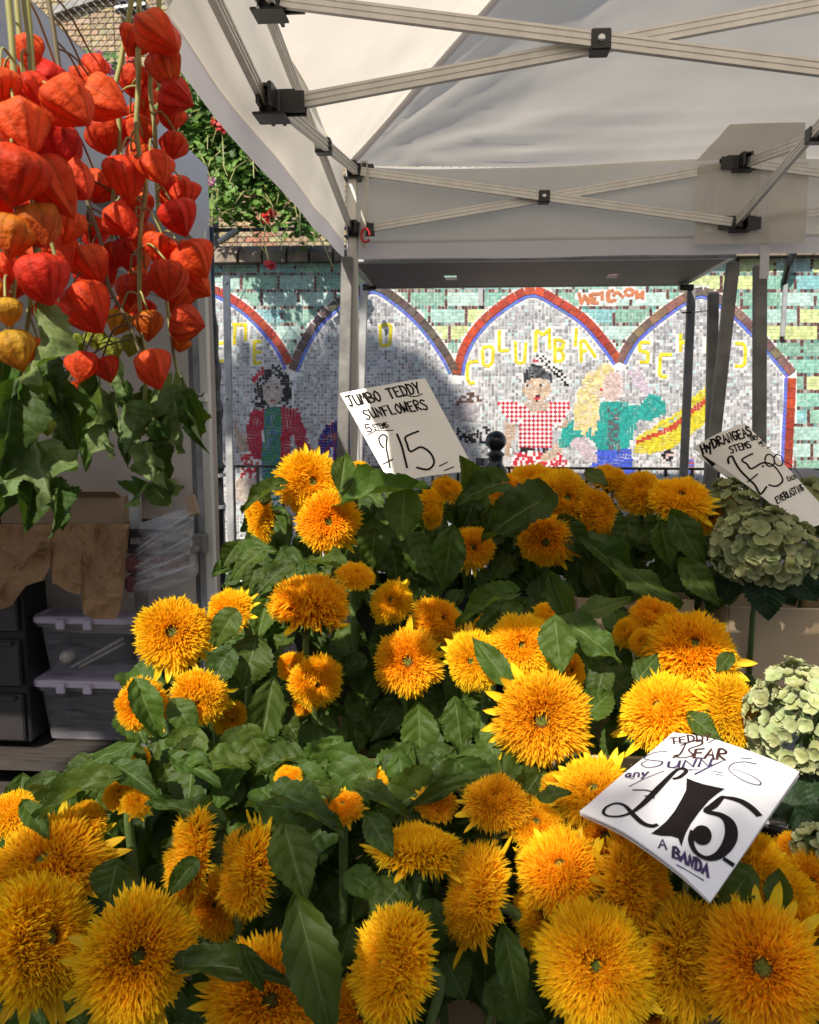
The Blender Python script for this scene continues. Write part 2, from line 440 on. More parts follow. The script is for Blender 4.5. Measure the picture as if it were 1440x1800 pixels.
# downpipe and strip light on the building
m = MB(); m.tube([at(205, 17, BY - 0.12), at(258, 10, BY - 0.12)], 0.06, 10); m.tube([at(207, 5, BY - 0.1), at(256, -1, BY - 0.1)], 0.03, 8)
m.build('strip_light', MT['iron'], bb)
m = MB(); a = at(90, 22, BY - .06); b = at(200, -14, BY - .06); m.bar(a, b, 0.1, 0.1); m.build('cable_tray', MT['galvdark'], bb)

# ------------------------------------------------------------------ mosaic wall
WY = 5.5
def wp(px, py, dy=0.0):
    return at(px, py, WY) + Vector((0, dy, 0))
WTOP = at(700, 462, WY).z
mw = thing('mosaic_wall', (0.5, WY, 0), 'school wall covered in mosaic of children under pointed arches', 'wall')
MB().box((0.5, WY + 0.1508, WTOP / 2), (9.0, 0.30, WTOP)).build('wall_body', MT['grout'], mw)
# coping of big worn bricks
xx = -3.2; n = 0
while xx < 4.2:
    wd = 0.152 * U(0.93, 1.07)
    m = MB(); h = 0.105
    cx = xx + wd / 2
    pr = [(-wd / 2 + .003, 0), (wd / 2 - .003, 0), (wd / 2 - .003, h), (-wd / 2 + .003, h)]
    yf = WY - 0.085 + U(-.006, .006)
    vs = []; 
    for (yy, zz) in ((yf, 0.004), (yf, 0.055), (yf + 0.03, 0.085), (yf + 0.13, 0.128), (yf + 0.42, 0.128), (yf + 0.42, 0.004)):
        j = U(-.004, .004)
        vs += [(cx - wd / 2 + .004, yy + j, WTOP + zz), (cx + wd / 2 - .004, yy + j * .5, WTOP + zz)]
    fs = [(2 * i, 2 * i + 1, 2 * i + 3, 2 * i + 2) for i in range(5)] + [(10, 11, 1, 0), (0, 2, 4, 6, 8, 10), (11, 9, 7, 5, 3, 1)]
    m.add(vs, fs); m.build('coping_brick', MT['coping'], mw)
    xx += wd + 0.006
MB().box((0.5, WY + 0.14, WTOP + 0.045), (8.6, 0.30, 0.08)).build('coping_mortar', MT['mortar'], mw)

def c5(P): return [(360 + x / 3.2727, 420 + y / 3.2727) for x, y in P]
def c6(P): return [(780 + x / 4.0906, 420 + y / 4.0906) for x, y in P]
def c7(P): return [(1060 + x / 3.789, 420 + y / 3.789) for x, y in P]
def ell(cx, cy, rx, ry, n=14): return [(cx + rx * math.cos(2 * math.pi * i / n), cy + ry * math.sin(2 * math.pi * i / n)) for i in range(n)]

arch1 = [(330, 545), (352, 520), (372, 508), (400, 520), (440, 548), (480, 590), (500, 620), (513, 650)]
arch2 = [(513, 650), (532, 605), (560, 562), (600, 528), (655, 503), (700, 527), (745, 568), (782, 618), (803, 658)]
arch3 = [(803, 658), (812, 618), (838, 575), (880, 537), (935, 509), (985, 532), (1030, 562), (1066, 603), (1089, 635)]
arch4 = [(1089, 635), (1112, 595), (1150, 560), (1195, 528), (1236, 511), (1285, 540), (1330, 583), (1365, 622), (1394, 657)]
side4 = [(1392, 664), (1390, 720), (1387, 780), (1384, 860), (1382, 960)]
def dense(P): return crom(P, 8)
inside = [dense(arch1) + [(513, 980), (330, 980)], dense(arch2) + [(803, 980), (513, 980)], dense(arch3) + [(1089, 980), (803, 980)], dense(arch4) + [(1382, 980), (1089, 980)]]
def resample(P, step):
    out = []; acc = 0.0; last = P[0]; out.append((P[0], 0))
    i = 1; prev = P[0]; need = step
    while i < len(P):
        d = math.hypot(P[i][0] - prev[0], P[i][1] - prev[1])
        if d >= need:
            t = need / d; prev = (prev[0] + (P[i][0] - prev[0]) * t, prev[1] + (P[i][1] - prev[1]) * t)
            out.append((prev, math.atan2(P[i][1] - prev[1], P[i][0] - prev[0]))); need = step
        else: need -= d; prev = P[i]; i += 1
    return [p for p, a in out]

def quadtile(mb, c, ang, sx, sy, col, h=0.0016, taper=0.0):
    """a tile of sx x sy photo pixels on the wall, turned by ang (photo, clockwise)"""
    k = WY / F; p = wp(*c)
    ca, sa = math.cos(ang), math.sin(ang)
    X = Vector((ca, 0, -sa)); Z = Vector((sa, 0, ca))
    hx, hz = sx * k / 2, sy * k / 2
    tl = Vector((0, U(-.0012, .0012), 0)); tr = Vector((0, U(-.0012, .0012), 0))
    f = [p - X * hx - Z * hz * (1 + taper), p + X * hx - Z * hz, p + X * hx + Z * hz, p - X * hx + Z * hz * (1 + taper)]
    front = [q + Vector((0, -h, 0)) + (tl if i in (0, 3) else tr) for i, q in enumerate(f)]
    vs = front + [q + Vector((0, 0.012, 0)) for q in f]
    mb.add(vs, [(0, 1, 2, 3), (0, 4, 5, 1), (1, 5, 6, 2), (2, 6, 7, 3), (3, 7, 4, 0)], col)

RED = [(0.36, 0.045, 0.02), (0.42, 0.06, 0.025), (0.30, 0.04, 0.022)]
DARK = [(0.095, 0.065, 0.055), (0.13, 0.085, 0.07), (0.075, 0.055, 0.05)]
BROWN = [(0.17, 0.10, 0.075), (0.21, 0.125, 0.09), (0.13, 0.085, 0.07)]
blue_strip = MB()
def arch_border(P, cols, start_gap=0.5):
    D = dense(P)
    pts = resample(D, 18.0)
    for i in range(len(pts) - 1):
        a, b = pts[i], pts[i + 1]
        ang = math.atan2(b[1] - a[1], b[0] - a[0])
        c = ((a[0] + b[0]) / 2 + math.sin(ang) * 0, (a[1] + b[1]) / 2)
        m = MB(); quadtile(m, c, ang, 16.3, 13.5, tuple(x * U(.8, 1.2) for x in random.choice(cols)), h=0.007)
        m.build('arch_brick', MT['terracotta'], mw)
    pts = resample(D, 7.4)
    for i in range(len(pts) - 1):
        a, b = pts[i], pts[i + 1]
        ang = math.atan2(b[1] - a[1], b[0] - a[0])
        nx, ny = -math.sin(ang), math.cos(ang)
        quadtile(blue_strip, ((a[0] + b[0]) / 2 + nx * 10.2, (a[1] + b[1]) / 2 + ny * 10.2), ang, 6.3, 5.4, tuple(x * U(.8, 1.25) for x in (0.12, 0.16, 0.50)), h=0.003)
arch_border(arch1, RED); arch_border(arch2, DARK); arch_border(arch3, RED); arch_border(arch4, BROWN); arch_border(side4, RED)
o = blue_strip.build('blue_edging_tiles', MT['tile'], mw); o['kind'] = 'stuff'

def jit(c, a=0.18): 
    k = U(1 - a, 1 + a); return tuple(min(0.9, x * k) for x in c)
def C(c, a=0.18): return lambda x, y: jit(c, a)
def checks(x, y):
    u = int(math.floor((x + y) / 6.6)); v = int(math.floor((x - y) / 6.6))
    return jit((0.50, 0.03, 0.06)) if (u + v) % 2 == 0 else jit((0.75, 0.70, 0.68), .06)
def redwhite(x, y): return jit((0.50, 0.03, 0.05)) if (int(x / 5.5) + int(y / 9)) % 2 == 0 or random.random() < .25 else jit((0.72, 0.68, 0.66), .08)
def pick(*cs): return lambda x, y: jit(random.choice(cs))
SK = (0.46, 0.34, 0.26)
FIG = [  # topmost first
 (c5(ell(370, 856, 9, 6)), C((.06, .05, .05))), (c5(ell(412, 854, 9, 6)), C((.06, .05, .05))), (c5(ell(392, 930, 16, 6)), C((.35, .12, .12))),
 (c5(ell(392, 880, 58, 82)), pick((0.42, 0.36, 0.33), (0.36, 0.31, 0.29), (0.47, 0.40, 0.36))),
 (c5([(275, 805), (300, 770), (340, 730), (345, 765), (310, 800), (290, 825)]), C((0.45, 0.03, 0.06))),
 (c5([(265, 975), (285, 870), (330, 770), (385, 722), (440, 735), (485, 790), (512, 880), (512, 970), (455, 970), (440, 960), (345, 970)]), pick((0.02, 0.02, 0.02), (0.03, 0.03, 0.03), (0.02, 0.02, 0.025), (0.45, 0.45, 0.45))),
 (c5([(345, 965), (440, 965), (430, 1400), (325, 1400)]), pick((0.03, 0.16, 0.08), (0.04, 0.20, 0.11), (0.04, 0.22, 0.13), (0.08, 0.16, 0.28))),
 (c5([(265, 985), (345, 975), (335, 1100), (330, 1270), (280, 1260), (232, 1130)]), C((0.36, 0.025, 0.05))),
 (c5([(440, 970), (530, 965), (575, 1110), (622, 1220), (605, 1260), (550, 1255), (512, 1130), (492, 1140), (470, 1400), (430, 1400)]), C((0.36, 0.025, 0.05))),
 (c5([(200, 1380), (215, 1260), (262, 1220), (310, 1250), (300, 1380)]), redwhite),
 (c5([(165, 1040), (200, 1110), (255, 1160), (245, 1230), (200, 1225), (165, 1140)]), pick((0.42, 0.33, 0.26), (0.34, 0.27, 0.21))),
 (c5([(180, 1380), (300, 1380), (290, 1500), (160, 1500)]), pick((0.42, 0.33, 0.26), (0.5, 0.42, 0.36))),
 (c5([(300, 1380), (440, 1400), (430, 1560), (270, 1560)]), pick((0.05, 0.25, 0.18), (0.6, 0.6, 0.58), (0.04, 0.2, 0.13))),
 (c5([(715, 1260), (735, 1180), (745, 1280)]), pick((0.6, 0.6, 0.62))),
 (c5([(632, 1300), (655, 1160), (700, 1080), (750, 1042), (850, 1040), (905, 1110), (915, 1300)]), pick((0.02, 0.03, 0.22), (0.03, 0.04, 0.28), (0.02, 0.02, 0.15), (0.25, 0.03, 0.06))),
 (c6(ell(670, 1145, 22, 20)), pick((0.45, 0.04, 0.06), (0.05, 0.02, 0.02))),
 (c6(ell(612, 1048, 20, 9)), pick((0.05, 0.04, 0.04), (0.5, 0.5, 0.5))), (c6(ell(710, 1045, 20, 9)), pick((0.05, 0.04, 0.04), (0.5, 0.5, 0.5))),
 (c6([(645, 870), (672, 850), (676, 890), (655, 905)]), C((0.45, 0.05, 0.06))),
 (c6([(655, 840), (700, 822), (770, 855), (850, 940), (925, 1035), (880, 1062), (810, 980), (740, 905), (680, 885)]), lambda x, y: jit((0.015, 0.015, 0.015)) if int((x - y) / 4.6) % 2 else jit((0.62, 0.62, 0.6), .1)),
 (c6([(560, 1040), (575, 960), (640, 910), (720, 910), (770, 970), (772, 1030), (700, 1000), (610, 1010)]), pick((0.05, 0.055, 0.06), (0.10, 0.11, 0.12), (0.03, 0.03, 0.03))),
 (c6(ell(672, 1085, 96, 92)), pick((0.52, 0.38, 0.27), (0.46, 0.33, 0.23), (0.58, 0.46, 0.35))),
 (c6([(585, 1170), (770, 1170), (720, 1235), (650, 1250), (590, 1215)]), pick(SK, (0.5, 0.39, 0.31))),
 (c6([(545, 1505), (770, 1505), (768, 1530), (540, 1530)]), pick((0.02, 0.02, 0.02), (0.02, 0.02, 0.02), (0.3, 0.4, 0.5))),
 (c6([(560, 1190), (590, 1215), (650, 1250), (720, 1235), (775, 1190), (785, 1330), (772, 1510), (545, 1510), (552, 1330)]), checks),
 (c6([(392, 1170), (470, 1160), (575, 1200), (545, 1330), (500, 1335), (410, 1245)]), checks),
 (c6([(745, 1190), (800, 1165), (905, 1168), (912, 1220), (820, 1342), (778, 1320)]), checks),
 (c6([(440, 1325), (515, 1335), (505, 1440), (465, 1570), (435, 1560)]), pick(SK, (0.40, 0.28, 0.2))),
 (c6([(810, 1345), (900, 1290), (895, 1330), (850, 1370)]), pick(SK, (0.40, 0.28, 0.2))),
 (c6([(690, 1580), (740, 1520), (830, 1475), (850, 1520), (780, 1590), (700, 1610)]), pick(SK, (0.5, 0.38, 0.28))),
 (c6([(530, 1530), (740, 1530), (830, 1540), (900, 1620), (920, 1800), (470, 1800), (470, 1640)]), redwhite),
 (c6([(90, 1190), (85, 1160), (120, 1100), (200, 1100), (262, 1140), (275, 1190), (200, 1170)]), pick((0.10, 0.06, 0.05), (0.15, 0.08, 0.06), (0.5, 0.5, 0.5))),
 (c6(ell(178, 1240, 88, 86)), pick((0.36, 0.33, 0.34), (0.30, 0.28, 0.30), (0.42, 0.38, 0.38))),
 (c6([(80, 1350), (180, 1405), (320, 1350), (350, 1420), (300, 1460), (130, 1460), (90, 1420)]), pick((0.015, 0.015, 0.02), (0.02, 0.02, 0.02), (0.03, 0.03, 0.035), (0.5, 0.5, 0.52))),
 (c6([(220, 1570), (330, 1570), (330, 1700), (200, 1700)]), pick((0.02, 0.02, 0.025), (0.06, 0.06, 0.07))),
 (c6([(1130, 1075), (1145, 1060), (1142, 1105)]), C((0.45, 0.02, 0.06))),
 (c6([(1040, 960), (1120, 925), (1200, 895), (1230, 930), (1160, 980), (1145, 1080), (1120, 1200), (1110, 1320), (1085, 1430), (1050, 1340), (1010, 1440), (985, 1370), (945, 1370), (935, 1250), (955, 1130), (1000, 1020)]), pick((0.62, 0.52, 0.20), (0.66, 0.58, 0.30), (0.55, 0.45, 0.2), (0.62, 0.5, 0.36))),
 (c6(ell(1215, 1060, 78, 115)), pick((0.55, 0.42, 0.38), (0.60, 0.48, 0.44), (0.5, 0.37, 0.33))),
 (c7([(0, 900), (60, 870), (110, 890), (130, 960), (115, 1060), (60, 1085), (0, 1060)]), pick((0.55, 0.42, 0.38), (0.60, 0.48, 0.44), (0.5, 0.37, 0.33))),
 (c6([(910, 1470), (935, 1428), (1000, 1432), (1070, 1500), (1115, 1570), (1085, 1622), (1000, 1580)]), pick((0.47, 0.38, 0.42), (0.52, 0.43, 0.46))),
 (c7([(30, 1130), (110, 1130), (110, 1410), (30, 1410)]), lambda x, y: jit((0.10, 0.11, 0.12)) if int((x + y) / 5) % 3 == 0 or int((x - y) / 5) % 3 == 0 else jit((0.03, 0.27, 0.24))),
 (c6([(1130, 1170), (1210, 1175), (1310, 1170), (1330, 1510), (1110, 1515), (1060, 1440), (1000, 1420), (930, 1435), (900, 1500), (830, 1490), (850, 1370), (940, 1290), (1090, 1290)]), C((0.03, 0.30, 0.26), .25)),
 (c7([(0, 1090), (120, 1085), (235, 1112), (290, 1050), (380, 1038), (422, 1110), (412, 1170), (330, 1200), (225, 1215), (172, 1400), (0, 1405)]), C((0.03, 0.30, 0.26), .25)),
 (c7([(160, 880), (190, 865), (215, 900), (240, 830), (265, 910), (285, 950), (335, 1025), (290, 1050), (245, 985), (200, 940)]), pick((0.48, 0.40, 0.46), (0.52, 0.44, 0.5))),
 (c7([(0, 1405), (172, 1402), (222, 1560), (0, 1560)]), C((0.06, 0.10, 0.50), .25)),
 (c6([(1110, 1515), (1330, 1512), (1330, 1660), (1040, 1660)]), C((0.06, 0.10, 0.50), .25)),
 (c7(ell(433, 1440, 20, 18)), pick((0.6, 0.35, 0.36), (0.65, 0.45, 0.45))),
 (c7(ell(433, 1440, 52, 46)), lambda x, y: jit((0.02, 0.02, 0.02)) if int(math.atan2(y - 800, x - 1174.3) * 3.2) % 2 else jit((0.62, 0.5, 0.5))),
 (c7([(215, 1345), (450, 1245), (680, 1060), (700, 1085), (480, 1268), (230, 1368)]), C((0.45, 0.06, 0.03))),
 (c7([(240, 1325), (400, 1240), (600, 1110), (615, 1130), (440, 1240), (250, 1345)]), pick((0.3, 0.42, 0.4), (0.55, 0.5, 0.1))),
 (c7([(215, 1330), (330, 1255), (530, 1130), (640, 1020), (700, 975), (790, 950), (780, 1110), (690, 1220), (600, 1290), (450, 1400), (320, 1432), (222, 1422)]), pick((0.58, 0.48, 0.03), (0.62, 0.54, 0.05), (0.5, 0.42, 0.03))),
 (c7([(575, 1470), (610, 1450), (605, 1620), (575, 1620)]), pick((0.45, 0.08, 0.08), (0.1, 0.12, 0.4))),
]
FIGB = [(min(p[0] for p in P), min(p[1] for p in P), max(p[0] for p in P), max(p[1] for p in P), P, f) for P, f in FIG]
def figcol(x, y):
    for x0, y0, x1, y1, P, f in FIGB:
        if x0 <= x <= x1 and y0 <= y <= y1 and inpoly(x, y, P): return f
    return None

# lettering in yellow (arches) and red (top band): strokes in photo pixels
LET = []
def lt(P, conv=None): LET.append(conv(P) if conv else P)
lt([(285, 590), (330, 590)], c5); lt([(285, 590), (285, 715)], c5); lt([(285, 650), (325, 650)], c5); lt([(285, 715), (335, 710)], c5)
lt([(165, 490), (235, 495)], c5); lt([(170, 600), (175, 490)], c5); lt([(235, 580), (235, 490)], c5)
lt([(75, 705), (110, 700)], c5); lt([(85, 600), (110, 598)], c5)
lt([(860, 575), (885, 590), (855, 595)], c5)
lt([(1010, 500), (1010, 605), (1030, 615), (1065, 605), (1072, 500), (1050, 490), (1010, 500)], c5)
lt([(240, 880), (185, 885), (170, 920), (172, 1010), (190, 1040), (235, 1030)], c6)
lt([(285, 780), (340, 770), (358, 800), (350, 890), (320, 915), (285, 905), (278, 800)], c6)
lt([(400, 665), (400, 805), (465, 800)], c6)
lt([(515, 745), (520, 880), (545, 895), (580, 885), (592, 740)], c6)
lt([(660, 800), (665, 655), (715, 690), (760, 650), (762, 800)], c6)
lt([(800, 725), (800, 880), (850, 875), (865, 845), (845, 800), (805, 795), (855, 785), (865, 745), (840, 725), (800, 725)], c6)
lt([(955, 650), (945, 780)], c6); lt([(990, 875), (985, 735), (1010, 725), (1090, 845)], c6); lt([(1000, 810), (1040, 795)], c6)
lt([(305, 690), (245, 685), (245, 745), (300, 755), (300, 820), (240, 820)], c7)
lt([(450, 770), (385, 770), (375, 900), (395, 918), (435, 915)], c7)
lt([(518, 640), (518, 755)], c7); lt([(518, 690), (560, 688)], c7)
lt([(700, 660), (698, 750)], c7); lt([(775, 655), (775, 750)], c7)
lt([(890, 695), (940, 700), (950, 740), (945, 830), (920, 850), (885, 845)], c7)
nyel = len(LET)
lt([(975, 395), (990, 465), (1015, 405), (1040, 465), (1055, 395)], c6); lt([(1115, 395), (1065, 395), (1065, 460), (1115, 460)], c6); lt([(1065, 430), (1105, 430)], c6)
lt([(1140, 385), (1140, 450)], c6); lt([(1215, 370), (1180, 380), (1180, 445), (1235, 440)], c6)
lt([(40, 350), (35, 410), (70, 415)], c7); lt(ell(175, 355, 28, 22), c7); lt([(225, 390), (225, 350), (245, 385), (265, 350), (265, 395)], c7)
lt([(130, 385), (95, 350), (60, 385)], c7)
lettile = MB(); occ = set()
for i, P in enumerate(LET):
    pts = resample(P, 5.4)
    for k, c in enumerate(pts):
        q = pts[min(k + 1, len(pts) - 1)]; p = pts[max(k - 1, 0)]
        ang = math.atan2(q[1] - p[1], q[0] - p[0])
        occ.add((int(c[0] / 2.5), int(c[1] / 2.5)))
        quadtile(lettile, c, ang, 5.0, 5.6, jit((0.62, 0.52, 0.03)) if i < nyel else jit((0.46, 0.17, 0.08)), h=0.002)
o = lettile.build('letter_tiles', MT['tile'], mw); o['kind'] = 'stuff'
def nearlet(x, y):
    a, b = int(x / 2.5), int(y / 2.5)
    return any((a + i, b + j) in occ for i in (-2, -1, 0, 1, 2) for j in (-2, -1, 0, 1, 2) if abs(i) + abs(j) < 4)

panel = MB(); band = MB(); fig = MB()
def near_border(x, y):
    return False
border_pts = [p for A in (arch1, arch2, arch3, arch4, side4) for p in resample(dense(A), 5)]
bgrid = {}
for p in border_pts: bgrid.setdefault((int(p[0] / 20), int(p[1] / 20)), []).append(p)
def bdist(x, y):
    a, b = int(x / 20), int(y / 20); best = 1e9
    for i in (-1, 0, 1):
        for j in (-1, 0, 1):
            for p in bgrid.get((a + i, b + j), ()): best = min(best, (p[0] - x) ** 2 + (p[1] - y) ** 2)
    return math.sqrt(best)
PB = 5.9
blockcols = [(0.05, 0.33, 0.34), (0.08, 0.36, 0.24), (0.42, 0.50, 0.09), (0.10, 0.36, 0.22), (0.30, 0.50, 0.42), (0.08, 0.38, 0.38), (0.42, 0.50, 0.12), (0.05, 0.26, 0.15), (0.22, 0.44, 0.36)]
def bandcol(i, j):
    if j % 5 == 4: return jit(random.choice([(0.10, 0.05, 0.045), (0.15, 0.07, 0.06), (0.12, 0.25, 0.22), (0.3, 0.3, 0.27)]), .3)
    row = j // 5
    k = (i + row * 5) // 11
    if (i + row * 5) % 11 == 10 and random.random() < .8: return jit((0.12, 0.06, 0.05), .3)
    c = blockcols[(k * 7 + row * 5 + (k * row) % 3) % len(blockcols)]
    c = tuple(q * .82 + .17 for q in c)
    return jit(c, .22)
def warp(x, y, a, s):
    n1 = noise.noise((x / s, y / s, .5)); n2 = noise.noise((x / s, y / s, 9.5))
    e = 2.0; g_ = (noise.noise(((x + e) / s, y / s, 9.5)) - n2) / e
    return x + a * n1, y + a * n2, a * g_
j = 0
y = 458.0
while y < 1000:
    x = 330.0; i = 0
    while x < 1500:
        ins = any(inpoly(x, y, P) for P in inside)
        d = bdist(x, y)
        if not (d < 9.5 or (ins and d < 15.5)) and not nearlet(x, y):
            if ins:
                if figcol(x, y) is None:
                    v = random.choice([0.22, 0.30, 0.36, 0.39, 0.43, 0.56]); t = U(-.02, .03)
                    if random.random() < .05: cc = (0.42, 0.55, 0.56)
                    else: cc = (v + t * .5, v, v + .01 - t * .4)
                    wx, wy, wa = warp(x, y, 1.6, 34)
                    quadtile(panel, (wx + U(-.3, .3), wy + U(-.3, .3)), wa + U(-.09, .09), U(4.4, 5.4), U(4.4, 5.4), cc)
            elif y < 830 or x < 420:
                quadtile(band, (x + U(-.25, .25), y + U(-.25, .25)), U(-.05, .05), U(4.7, 5.4), U(4.7, 5.4), bandcol(i, j))
        x += PB; i += 1
    y += PB; j += 1
y = 560.0
while y < 900:
    x = 395.0
    while x < 1320:
        f = figcol(x, y)
        if f and f is not checks and not nearlet(x, y):
            wx, wy, wa = warp(x, y, 3.6, 19)
            f2 = figcol(wx, wy) or f
            if f2 is checks: f2 = f
            quadtile(fig, (wx, wy), wa + U(-.25, .25), U(4.0, 4.9), U(3.8, 4.6), f2(wx, wy), h=0.0028)
        x += 4.5
    y += 4.4
D_ = 5.4; r2 = math.sqrt(.5)
for iu in range(-60, 260):
    for iv in range(-260, 160):
        u_, v_ = iu * D_ + 900, iv * D_
        x, y = (u_ + v_) * r2, (u_ - v_) * r2
        if 870 < x < 1010 and 690 < y < 800 and figcol(x, y) is checks:
            quadtile(fig, (x, y), math.pi / 4 + U(-.06, .06), 4.9, 4.9, jit((0.50, 0.03, 0.06)) if (iu + iv) % 2 else jit((0.75, 0.70, 0.68), .06), h=.0028)
for mb, nm in ((panel, 'pale_panel_tiles'), (band, 'green_band_tiles'), (fig, 'picture_tiles')):
    o = mb.build(nm, MT['tile'], mw); o['kind'] = 'stuff'

# brackets fixed on the wall
t = thing('wall_bracket', wp(1372, 600, -.05), 'grey iron bar with a hooked bracket on the green mosaic at the far end', 'wall bracket')
m = MB(); m.bar(wp(1378, 500, -.03), wp(1372, 592, -.03), 0.025, 0.02, (0, 1, 0)); m.build('bar', MT['galv'], t)
m = MB(); m.tube([wp(1376, 500, -.02), wp(1376, 470, -.1), wp(1383, 448, -.12), wp(1386, 440, -.03)], 0.022, 8); m.build('hook', MT['iron'], t)
t = thing('wall_bracket', wp(845, 540, -.05), 'small grey plate on the mosaic between two arches', 'wall bracket')
m = MB(); m.bar(wp(845, 506, -.012), wp(845, 538, -.012), 0.03, 0.015, (0, 1, 0)); m.build('plate', MT['galv'], t)

# ------------------------------------------------------------------ chain link fence on the wall
FY = WY + 0.16
ft = thing('wire_fence', (-2.2, FY, WTOP + .1), 'dark chain-link fence standing on the coping above the mosaic', 'fence')
m = MB()
fx0, fx1, fz0, fz1 = -3.9, 3.6, WTOP + 0.13, WTOP + 2.0
pitch = 0.056
def clipseg(x, sgn):
    a = (x, fz0); b = (x + sgn * (fz1 - fz0), fz1)
    pts = []
    for t_ in (0, 1): pts.append((a[0] + (b[0] - a[0]) * t_, a[1] + (b[1] - a[1]) * t_))
    (xa, za), (xb, zb) = pts
    def cut(xa, za, xb, zb):
        if xa < fx0: t_ = (fx0 - xa) / (xb - xa); xa, za = fx0, za + (zb - za) * t_
        if xa > fx1: t_ = (fx1 - xa) / (xb - xa); xa, za = fx1, za + (zb - za) * t_
        return xa, za
    if max(xa, xb) < fx0 or min(xa, xb) > fx1: return None
    A = cut(xa, za, xb, zb); B = cut(xb, zb, xa, za)
    return A, B
x = fx0 - 2.0
while x < fx1 + 2.0:
    for sg in (1, -1):
        s = clipseg(x, sg)
        if s: m.tube([(s[0][0], FY - .002 * sg, s[0][1]), (s[1][0], FY - .002 * sg, s[1][1])], 0.0019, 3, cap=False)
    x += pitch
o = m.build('chain_link', MT['wire'], ft); o['kind'] = 'stuff'
for zz in (at(420, 402, FY).z, at(420, 380, FY).z if False else fz1):
    m = MB(); m.tube([(fx0, FY + .03, zz), (fx1, FY + .03, zz)], 0.012, 6); m.build('rail', MT['iron'], ft)
for px in (378, -100):
    m = MB(); p = at(px, 420, FY + .06); m.tube([(p.x, FY + .06, WTOP + .1), (p.x, FY + .06, fz1 + .05)], 0.03, 8); m.build('post', MT['galvdark'], ft)
m = MB(); m.tube([at(386, 425, FY - .1), at(402, 414, FY - .12), at(418, 405, FY - .12)], 0.022, 8)
tag(m.build('pipe_end', MT['galv']), 'short grey pipe lying on the coping under the fence', 'pipe')

# ------------------------------------------------------------------ geraniums trailing over the fence
def blobleaf(mb, c, r, n, col):
    n = n.normalized(); a = n.orthogonal().normalized(); b = n.cross(a); g0 = U(0, 6.28)
    vs = [c - n * r * .25]
    for k in range(7):
        g = g0 + k * 2 * math.pi / 7; rr = r * (1 + .12 * (k % 2)) * (0.35 if k == 0 else 1)
        vs.append(c + (a * math.cos(g) + b * math.sin(g)) * rr + n * U(-.1, .1) * r)
    mb.add(vs, [(0, k + 1, (k + 1) % 7 + 1) for k in range(7)], col)
gt = thing('geranium_plant', at(440, 300, 5.2), 'trailing geraniums with red flowers spilling over the wire fence', 'plant', None)
gm = MB(); stems = MB()
gpoly = [(270, 170), (330, 105), (420, 170), (500, 290), (575, 385), (575, 410), (520, 405), (500, 400), (440, 395), (400, 380), (370, 370), (360, 330), (330, 290), (290, 260)]
cl = [(U(280, 575), U(105, 405)) for _ in range(800)]
cl = [c for c in cl if inpoly(c[0], c[1], gpoly)]
for cx, cy in cl[:330]:
    Y0 = U(5.0, 5.45)
    if cy > 345 and random.random() < .5: continue
    tone = random.choice([(0.10, 0.20, 0.03), (0.14, 0.25, 0.045), (0.06, 0.13, 0.02), (0.17, 0.29, 0.06)])
    for _ in range(16):
        p = at(cx + random.gauss(0, 13), cy + random.gauss(0, 13), Y0 + U(-.12, .12))
        blobleaf(gm, p, U(.014, .03), Vector((U(-.7, .7), -0.6 + U(-.5, .4), .6 + U(-.4, .6))), jit(tone, .3))
for _ in range(46):
    cx, cy = random.choice(cl); a = at(cx, cy, 5.0); b = a + Vector((U(-.18, .18), U(-.25, .0), U(-.30, -.02)))
    stems.tube([a, (a + b) / 2 + Vector((U(-.03, .03), -.04, U(0, .04))), b], [.004, .0035, .0025], 4)
stems.build('stems', MT['physstem'], gt)
o = gm.build('foliage', MT['foliage'], gt); o['kind'] = 'stuff'
def blossom(px, py, Y, r, col, n=26):
    m = MB()
    for _ in range(n):
        d = Vector((random.gauss(0, 1), random.gauss(0, 1), random.gauss(0, .7))).normalized()
        blobleaf(m, at(px, py, Y) + d * r * U(.5, 1), U(.010, .016), d + Vector((0, -.5, .3)), jit(col, .3))
    return m
for px, py, Y, r, c in ((392, 221, 4.9, .045, (0.62, .03, .03)), (378, 215, 4.95, .03, (.6, .03, .03)), (420, 236, 5.0, .02, (.4, .05, .06)), (372, 318, 4.95, .03, (.55, .2, .4)), (466, 383, 5.0, .03, (.6, .03, .03)), (478, 374, 5.0, .025, (.6, .04, .03)), (444, 340, 5.0, .018, (.5, .2, .2)), (476, 467, 4.95, .028, (.6, .04, .04)), (470, 463, 4.95, .02, (.6, .04, .04))):
    blossom(px, py, Y, r, c).build('blossom', MT['blossom'], gt)
m = MB(); m.tube([at(486, 350, 5.1), at(468, 390, 5.0), at(463, 420, 4.96), at(474, 464, 4.95)], .005, 5); m.build('trailing_stalk', MT['physstem'], gt)
g2 = thing('geranium_plant', at(190, 120, 5.2), 'pink and white geraniums behind the bluish canopy, beside the bare bricks', 'plant')
gm = MB()
for _ in range(420):
    cx, cy = U(130, 250), U(90, 190)
    if cy < 70 + (cx - 130) * .35 or random.random() < .2: continue
    blobleaf(gm, at(cx, cy, U(5.1, 5.4)), U(.018, .032), Vector((U(-.7, .7), -.7, U(0, 1))), jit((0.10, 0.16, 0.05), .4))
o = gm.build('foliage', MT['foliage'], g2); o['kind'] = 'stuff'
for px, py, r, c in ((165, 97, .05, (.62, .16, .30)), (178, 112, .05, (.65, .2, .34)), (190, 122, .04, (.62, .16, .30)), (232, 108, .04, (.6, .05, .04)), (222, 128, .035, (.7, .6, .55)), (200, 140, .03, (.62, .3, .35))):
    blossom(px, py, 5.0, r, c).build('blossom', MT['blossom'], g2)

